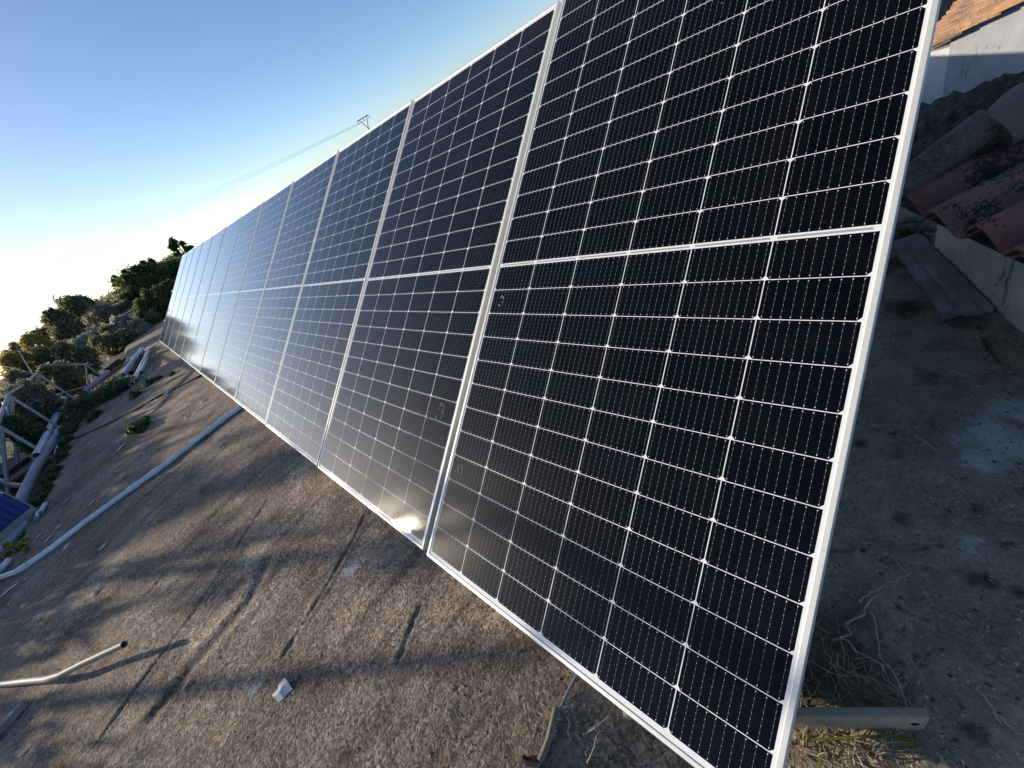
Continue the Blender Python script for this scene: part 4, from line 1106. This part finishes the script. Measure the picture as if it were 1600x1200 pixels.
def pick_front(r):
    while True:
        x, y = r.uniform(20, 1100), r.uniform(780, 1200)
        if y > 880 + (x - 690) * .87 and x > 660 or x <= 660 and y > 640 + x * .33: return x, y
M['grit'] = leaf_material('mixed_grit', (0.08, 0.065, 0.05), (0.55, 0.47, 0.37), 0.0, 0.9)
grit('gravel', 2600, pick_right, .0009, .0052, M['grit'], 'fine grit scattered over the dark soil behind the nearest panel', 41)
grit('gravel', 1500, pick_front, .0009, .0045, M['grit'], 'fine grit scattered over the cement in front of the panels', 42)

# weathered board leaning on the rubble
Pq = [gpt(1393, 391, .045), gpt(1434, 379, .05), gpt(1549, 487, .022), gpt(1473, 499, .022)]
mb = MB(); NX, NY = 26, 8; rs = random.Random(2); vs = []
for i in range(NX + 1):
    for j in range(NY + 1):
        t_, u_ = i / NX, j / NY
        p = Pq[0].lerp(Pq[3], t_).lerp(Pq[1].lerp(Pq[2], t_), u_)
        if i in (0, NX): p = p + (Pq[3] - Pq[0]).normalized() * (rs.uniform(-.005, .005))
        if j in (0, NY): p = p + (Pq[1] - Pq[0]).normalized() * rs.uniform(-.004, .004)
        p = p + Vector((0, 0, 0.0012 * fbm(t_ * 2, u_ * 3, 1.0)))
        if j == 3 and 0.25 < t_ < 0.95: p = p + Vector((0, 0, -.005))
        vs.append(p - Pq[0])
nv = len(vs); vs2 = [v - Vector((0, 0, 0.028)) for v in vs]; fs = []
ix = lambda i, j: i * (NY + 1) + j
for i in range(NX):
    for j in range(NY):
        fs.append((ix(i, j), ix(i + 1, j), ix(i + 1, j + 1), ix(i, j + 1))); fs.append((nv + ix(i, j), nv + ix(i, j + 1), nv + ix(i + 1, j + 1), nv + ix(i + 1, j)))
for i in range(NX):
    fs.append((ix(i, 0), nv + ix(i, 0), nv + ix(i + 1, 0), ix(i + 1, 0))); fs.append((ix(i, NY), ix(i + 1, NY), nv + ix(i + 1, NY), nv + ix(i, NY)))
for j in range(NY):
    fs.append((ix(0, j), ix(0, j + 1), nv + ix(0, j + 1), nv + ix(0, j))); fs.append((ix(NX, j), nv + ix(NX, j), nv + ix(NX, j + 1), ix(NX, j + 1)))
mb.add(vs + vs2, fs)
# lay the mesh along its own length so the grain follows it
dl = (Pq[3] - Pq[0]).normalized(); dw = ((Pq[1] - Pq[0]) - dl * (Pq[1] - Pq[0]).dot(dl)).normalized(); dn = dl.cross(dw)
rotb = Matrix((dl, dw, dn)).transposed(); mb.v = [tuple(rotb.inverted() @ Vector(v)) for v in mb.v]
bo = mb.build('weathered_board', M['greywood']); bo.location = Pq[0]; bo.rotation_euler = rotb.to_euler()
tag(bo, 'thick weathered grey board lying at the foot of the low plastered wall', 'board')

for (px, py, n, s, sd, lab) in ((1425, 372, 160, .035, 1, 'small green weed on the rubble above the weathered board'), (1466, 402, 140, .03, 2, 'small green weed between the weathered board and the plastered wall'), (1555, 462, 80, .02, 3, 'tiny dry weed at the foot of the plastered wall right of the board')):
    w_ = empty('wall_weed', gpt(px, py), lab, 'plant')
    leaf_mesh('foliage', [((0, 0, s * .6), (s * 1.4, s, s * .7), 1)], n, 0.012, 200 + sd, M['lf_weed'], w_, shell=.1, up=.5)
    branches('stems', (0, 0, 0), [(s, 0, s), (-s, 0, s), (0, s * .6, s)], .002, M['lf_weed'], w_, sd)

# ---- low house with the clay tile roof
W0, W1 = gp(1458, 395, -0.13), gp(1600, 523, -0.14)
ev = Vector((0.575, -0.818, 0)).normalized()          # along the eave, to the right of the picture
up_az = Vector((0.818, 0.575, 0)).normalized()
pitch = R(15); ud = Vector((up_az.x * math.cos(pitch), up_az.y * math.cos(pitch), math.sin(pitch)))
un = ev.cross(ud); un = un if un.z > 0 else -un
E0 = gp(1448, 343, 0.115)                              # lip of the second tile
house = empty('low_house', (W0.x, W0.y, -0.1), 'low house with stained plaster wall and dark lichened red tile roof at right', 'house')
inv = -Vector(house.location)
wd = (W1 - W0); wd.z = 0; wd.normalize(); wn = Vector((wd.y, -wd.x, 0))
if wn.dot(CAM - W0) < 0: wn = -wn
mb = MB()
nx_, nz_ = 40, 8; vs = []; fs = []
Lw = 1.6
for i in range(nx_ + 1):
    for k in range(nz_ + 1):
        p = W0 + wd * (Lw * i / nx_); z_ = -0.35 + (0.105 + 0.35) * k / nz_
        vs.append(p + Vector((0, 0, z_ - p.z)) + wn * 0.006 * fbm(i * .4, k * .6, 2.0) + inv)
for i in range(nx_):
    for k in range(nz_): fs.append((i * (nz_ + 1) + k, (i + 1) * (nz_ + 1) + k, (i + 1) * (nz_ + 1) + k + 1, i * (nz_ + 1) + k + 1))
mb.add(vs, fs, 0, True)
q = W0 - wn * 1.2
mb.add([W0 + Vector((0, 0, -.35 - W0.z)) + inv, W0 + Vector((0, 0, .10 - W0.z)) + inv, q + Vector((0, 0, .42 - q.z)) + inv, q + Vector((0, 0, -.35 - q.z)) + inv], [(0, 1, 2, 3)])
mb.build('wall', M['plaster'], house)
# S tiles: one mesh per course of tiles up the slope
PITCHT = 0.178
def s_tile(origin, length, mbx, rs, taper=0.0):
    prof = []
    for k in range(15):
        t_ = k / 14; xx = t_ * PITCHT * 1.10
        zz = 0.058 * math.sin(math.pi * min(1, t_ / 0.66)) ** 0.8 if t_ < 0.66 else -0.010 * math.sin(math.pi * (t_ - 0.66) / 0.34)
        prof.append((xx, zz))
    rows = 5; vs = []; n = len(prof)
    for i in range(rows):
        t_ = i / (rows - 1)
        for xx, zz in prof: vs.append(origin + ev * xx + ud * (length * t_ + rs.uniform(-.001, .001)) + un * (zz + 0.012 * (1 - t_)))
    off = len(vs)
    for i in range(rows):
        t_ = i / (rows - 1)
        for xx, zz in prof: vs.append(origin + ev * xx + ud * (length * t_) + un * (zz + 0.012 * (1 - t_) - 0.011))
    fs = []
    for i in range(rows - 1):
        for k in range(n - 1):
            a_ = i * n + k; fs.append((a_, a_ + 1, a_ + n + 1, a_ + n)); fs.append((off + a_, off + a_ + n, off + a_ + n + 1, off + a_ + 1))
    for k in range(n - 1): fs.append((k, off + k, off + k + 1, k + 1))
    for i in range(rows - 1): fs.append((i * n, i * n + n, off + i * n + n, off + i * n)); fs.append((i * n + n - 1, off + i * n + n - 1, off + i * n + 2 * n - 1, i * n + 2 * n - 1))
    mbx.add([v + inv for v in vs], fs, 0, True)
rs = random.Random(8)
for rowi in range(2):
    mb = MB()
    for c_ in range(-1, 9):
        if rowi > 0 and c_ < 1: continue
        o_ = E0 + ev * (PITCHT * c_ + rs.uniform(-.004, .004)) + ud * (rowi * 0.36 + rs.uniform(-.008, .008)) + un * rs.uniform(0, .003)
        s_tile(o_, 0.41, mb, rs)
    mb.build('tile_course', M['tile'], house)
mb = MB()
f0 = E0 - ev * 0.40 + un * -0.03; f1 = E0 + ev * 1.7 + un * -0.03
mb.add([p + inv for p in (f0 + ud * .02, f1 + ud * .02, f1 + ud * 1.5, f0 + ud * 1.5)], [(0, 1, 2, 3)]); mb.build('roof_deck', M['lichen'], house)
# mortared barrel cap along the left verge with its big end tile
cap0 = E0 - ev * (PITCHT * 1.35) + un * 0.05
a_ = gp(1405, 292, 0.20); b_ = gp(1548, 190, 0.33)
mb = MB(); pts = [a_.lerp(b_, k / 8) + inv for k in range(9)]
mb.tube(pts, [0.052, 0.053, 0.054, 0.054, 0.055, 0.056, 0.057, 0.058, 0.058], 16, hollow=0.82); mb.build('verge_cap', M['cap'], house)
dcap = (b_ - a_).normalized()
mb = MB(); b2 = gp(1562, 200, 0.31); mb.tube([b2 - dcap * .01 + inv, b2 + dcap * .05 + inv, b2 + dcap * .10 + inv], [0.072, 0.085, 0.085], 16); mb.build('mortar_bed', M['mortar'], house)
c2 = gp(1612, 158, 0.35)
mb = MB(); mb.tube([c2 + inv, c2 + dcap * .15 + inv, c2 + dcap * .4 + inv], [0.085, 0.087, 0.09], 20, hollow=0.85); mb.build('ridge_tile', M['tile'], house)
# black lichened rear verge
g0, g1, g2, g3 = gp(1405, 195, 0.20), gp(1428, 168, 0.22), gp(1600, 112, 0.40), gp(1640, 130, 0.40)
mb = MB(); NX, NY = 30, 14; vs = []
low0, low1 = gp(1400, 300, 0.16), gp(1620, 170, 0.34)
for i in range(NX + 1):
    for j in range(NY + 1):
        t_, u_ = i / NX, j / NY
        p = low0.lerp(low1, t_).lerp(gp(1400, 178, 0.20).lerp(gp(1640, 98, 0.42), t_), u_)
        p = p + Vector((0, 0, 0.035 * math.sin(math.pi * u_) + 0.022 * fbm(t_ * 14, u_ * 6, 3.3) + .010 * math.sin(u_ * 28 + 2 * fbm(t_ * 3, u_, 8.0))))
        vs.append(p + inv)
mb.add(vs, [(i * (NY + 1) + j, (i + 1) * (NY + 1) + j, (i + 1) * (NY + 1) + j + 1, i * (NY + 1) + j + 1) for i in range(NX) for j in range(NY)], 0, True)
mb.build('rear_verge', M['lichen'], house)

# ---- farther house
V0 = rd(1446, 80, 10.2); vd = Vector((math.cos(R(15)), -0.10, math.sin(R(15)))).normalized(); V1 = V0 + vd * 1.4
fh = empty('tiled_house', (0.5, 6.4, -2.6), 'farther house with terracotta barrel tile roof and pale walls, top right', 'house')
inv = -Vector(fh.location)
sd = Vector((0.10, 1.0, 0)).normalized()
rn = vd.cross(sd); rn = rn if rn.z > 0 else -rn
mb = MB(); rs = random.Random(4)
for r_ in range(15):
    for seg in range(9):
        o_ = V0 + sd * (0.03 + r_ * 0.235) + vd * (seg * 0.36 - 0.02 + rs.uniform(-.02, .02)) + rn * (0.02 + rs.uniform(-.006, .006))
        n = 9; ra, rb = 0.098, 0.082; vs = []
        for i in range(2):
            for k in range(n):
                a_ = math.pi * k / (n - 1); r2 = (ra, rb)[i]
                vs.append(o_ + vd * (0.42 * i) + sd * math.cos(a_) * r2 + rn * (math.sin(a_) * r2 + (0.018 if i == 0 else 0)) + inv)
        off = len(vs); vs += [v - rn * .0 - (v - (o_ + inv)).normalized() * .014 for v in vs[:n]] + [v - rn * .012 for v in vs[n:2 * n]]
        fs = [(k, k + 1, n + k + 1, n + k) for k in range(n - 1)] + [(k, off + k, off + k + 1, k + 1) for k in range(n - 1)] + [(off + k, off + n + k, off + n + k + 1, off + k + 1) for k in range(n - 1)]
        mb.add(vs, fs, 0, True)
        # channel tile between
        vs = []
        for i in range(2):
            for k in range(5):
                a_ = math.pi + math.pi * k / 4; vs.append(o_ + sd * 0.117 + vd * (0.42 * i) + sd * math.cos(a_) * .08 + rn * (math.sin(a_) * .06 + 0.01) + inv)
        mb.add(vs, [(k, k + 1, 5 + k + 1, 5 + k) for k in range(4)], 0, True)
mb.build('roof', M['fartile'], fh)
mb = MB()
w0 = V0 + sd * .10 + vd * .25; w1 = V1 + sd * .10 + vd * 2.0
for (p, q) in ((w0, w1),):
    mb.add([p - rn * .03 + inv, q - rn * .03 + inv, Vector((q.x, q.y, -2.6)) + inv, Vector((p.x, p.y, -2.6)) + inv], [(3, 2, 1, 0)])
p2 = w0 + sd * 2.4
mb.add([w0 - rn * .03 + inv, Vector((w0.x, w0.y, -2.6)) + inv, Vector((p2.x, p2.y, -2.6)) + inv, p2 - rn * .03 + inv], [(0, 1, 2, 3)])
mb.build('wall', M['wallgrey'], fh)
# white rendered block before it
mb = MB(); t0, t1 = rd(1415, 92, 10.36), rd(1512, 66, 10.26)
mb.add([t0 + inv, t1 + inv, Vector((t1.x, t1.y, -2.6)) + inv, Vector((t0.x, t0.y, -2.6)) + inv], [(0, 3, 2, 1)])
t2 = t1 + Vector((.25, .4, 0)); t3 = t0 + Vector((.25, .4, 0))
mb.add([t1 + inv, t2 + inv, Vector((t2.x, t2.y, -2.6)) + inv, Vector((t1.x, t1.y, -2.6)) + inv], [(0, 3, 2, 1)])
mb.add([t0 + inv, t3 + inv, t2 + inv, t1 + inv], [(0, 3, 2, 1)])
mb.build('porch_wall', M['wallwhite'], fh)

# ------------------------------------------------------------------ skyline: pylon, lines, tank
D = 130.0
pb = rd(575.5, 200, D); zc = ray(575.5, 200).normalized().dot(CZ) * D
view_h = Vector((pb.x - CAM.x, pb.y - CAM.y, 0)).normalized(); arm = Vector((view_h.y, -view_h.x, 0))   # to the right of the picture
zb = float(terrain_z(pb.x, pb.y))
py_ = empty('power_pylon', (pb.x, pb.y, zb), 'small lattice power pylon showing just above the panels against the sky', 'pylon')
b0 = Vector((0, 0, pb.z - zb)); u1 = zc / FPX
hArm = 14.4 * u1; wL, wR = 9.6 * u1, 9.6 * u1
mb = MB(); mb.tube([Vector((0, 0, 0)), b0], [0.22, 0.16], 8); mb.build('mast', M['pylon'], py_)
mb = MB()
aL, aR = b0 + Vector((0, 0, hArm)) - arm * wL, b0 + Vector((0, 0, hArm)) + arm * wR
mb.tube([aL, aR], 0.10, 6); mb.tube([b0, aL.lerp(aR, .16)], 0.10, 6); mb.tube([b0, aL.lerp(aR, .86)], 0.10, 6)
mb.build('crossarm', M['pylon'], py_)
hang = []
for t_ in (0.0, 0.5, 1.0):
    p = aL.lerp(aR, t_); e_ = p - Vector((0, 0, 4.6 * u1)); hang.append(e_)
    mb = MB(); mb.tube([p - Vector((0, 0, .1)), e_], 0.09, 6); mb.build('insulator', M['pylon'], py_)
far_end = rd(-260, 572, 150.0)
far2 = rd(760, 110, 260.0)
for i, e_ in enumerate(hang):
    s_ = Vector((pb.x, pb.y, zb)) + e_; off = arm * ((i - 1) * 1.6)
    mb = MB(); f_ = far_end + Vector((0, 0, (i - 1) * 1.1)) + off * .3; pts = []
    for k in range(13):
        t_ = k / 12; pts.append(s_.lerp(f_, t_) - Vector((0, 0, 1.1 * 4 * t_ * (1 - t_) * .35)))
    mb.tube(pts, 0.018, 5, cap=False)
    tag(mb.build('power_line', M['wire']), ('faint power line sloping down across the sky, %s of three' % ('lowest', 'middle', 'highest')[i]), 'power line', 'power lines from the pylon')

tt = rd(309, 383, 42.0); zb = float(terrain_z(tt.x, tt.y)) - .1
tk = empty('water_tank', (tt.x, tt.y, zb), 'white round topped water tank peeking above the far panels', 'tank')
mb = MB(); H = tt.z - zb; pts = [Vector((0, 0, 0)), Vector((0, 0, H * .75))]; mb.tube(pts, .62, 20); mb.build('body', M['tank'], tk)
mb = MB(); mb.tube([Vector((0, 0, H * .75 + H * .25 * math.sin(a_))) for a_ in np.linspace(0, math.pi / 2, 8)], [.62 * math.cos(a_ * .97) for a_ in np.linspace(0, math.pi / 2, 8)], 20); mb.build('dome', M['tank'], tk)

# ------------------------------------------------------------------ light, sky, camera
w = bpy.data.worlds.new('World'); scene.world = w; w.use_nodes = True
nt = w.node_tree; nt.nodes.clear()
sky = nt.nodes.new('ShaderNodeTexSky'); sky.sky_type = 'NISHITA'; sky.sun_disc = False
sky.sun_elevation = SUN_EL; sky.sun_rotation = math.atan2(SUN.x, SUN.y)
sky.altitude = 100; sky.air_density = 0.62; sky.dust_density = 0.75; sky.ozone_density = 1.5
bg = nt.nodes.new('ShaderNodeBackground'); bg.inputs[1].default_value = 0.15
wo = nt.nodes.new('ShaderNodeOutputWorld')
hs = nt.nodes.new('ShaderNodeHueSaturation'); hs.inputs['Saturation'].default_value = 1.10; hs.inputs['Value'].default_value = 1.28
nt.links.new(sky.outputs[0], hs.inputs['Color']); nt.links.new(hs.outputs[0], bg.inputs[0]); nt.links.new(bg.outputs[0], wo.inputs[0])

ld = bpy.data.lights.new('sun', 'SUN'); ld.energy = 5.0; ld.angle = R(0.7); ld.color = (1.0, 0.87, 0.68)
lo = bpy.data.objects.new('sun', ld); link(lo)
lo.rotation_euler = SUN.to_track_quat('Z', 'Y').to_euler(); lo.location = (-20, -15, 12)

cd = bpy.data.cameras.new('camera'); cam = bpy.data.objects.new('camera', cd); link(cam)
cd.sensor_fit = 'HORIZONTAL'; cd.sensor_width = 36.0; cd.lens = FPX / 1600 * 36.0
cd.clip_start = 0.02; cd.clip_end = 5000
mw = Matrix((CX, -CY, -CZ)).transposed().to_4x4(); mw.translation = CAM
cam.matrix_world = mw
scene.camera = cam
scene.view_settings.view_transform = 'Standard'; scene.view_settings.look = 'None'
scene.view_settings.exposure = 0; scene.view_settings.gamma = 1
scene.cycles.max_bounces = 8
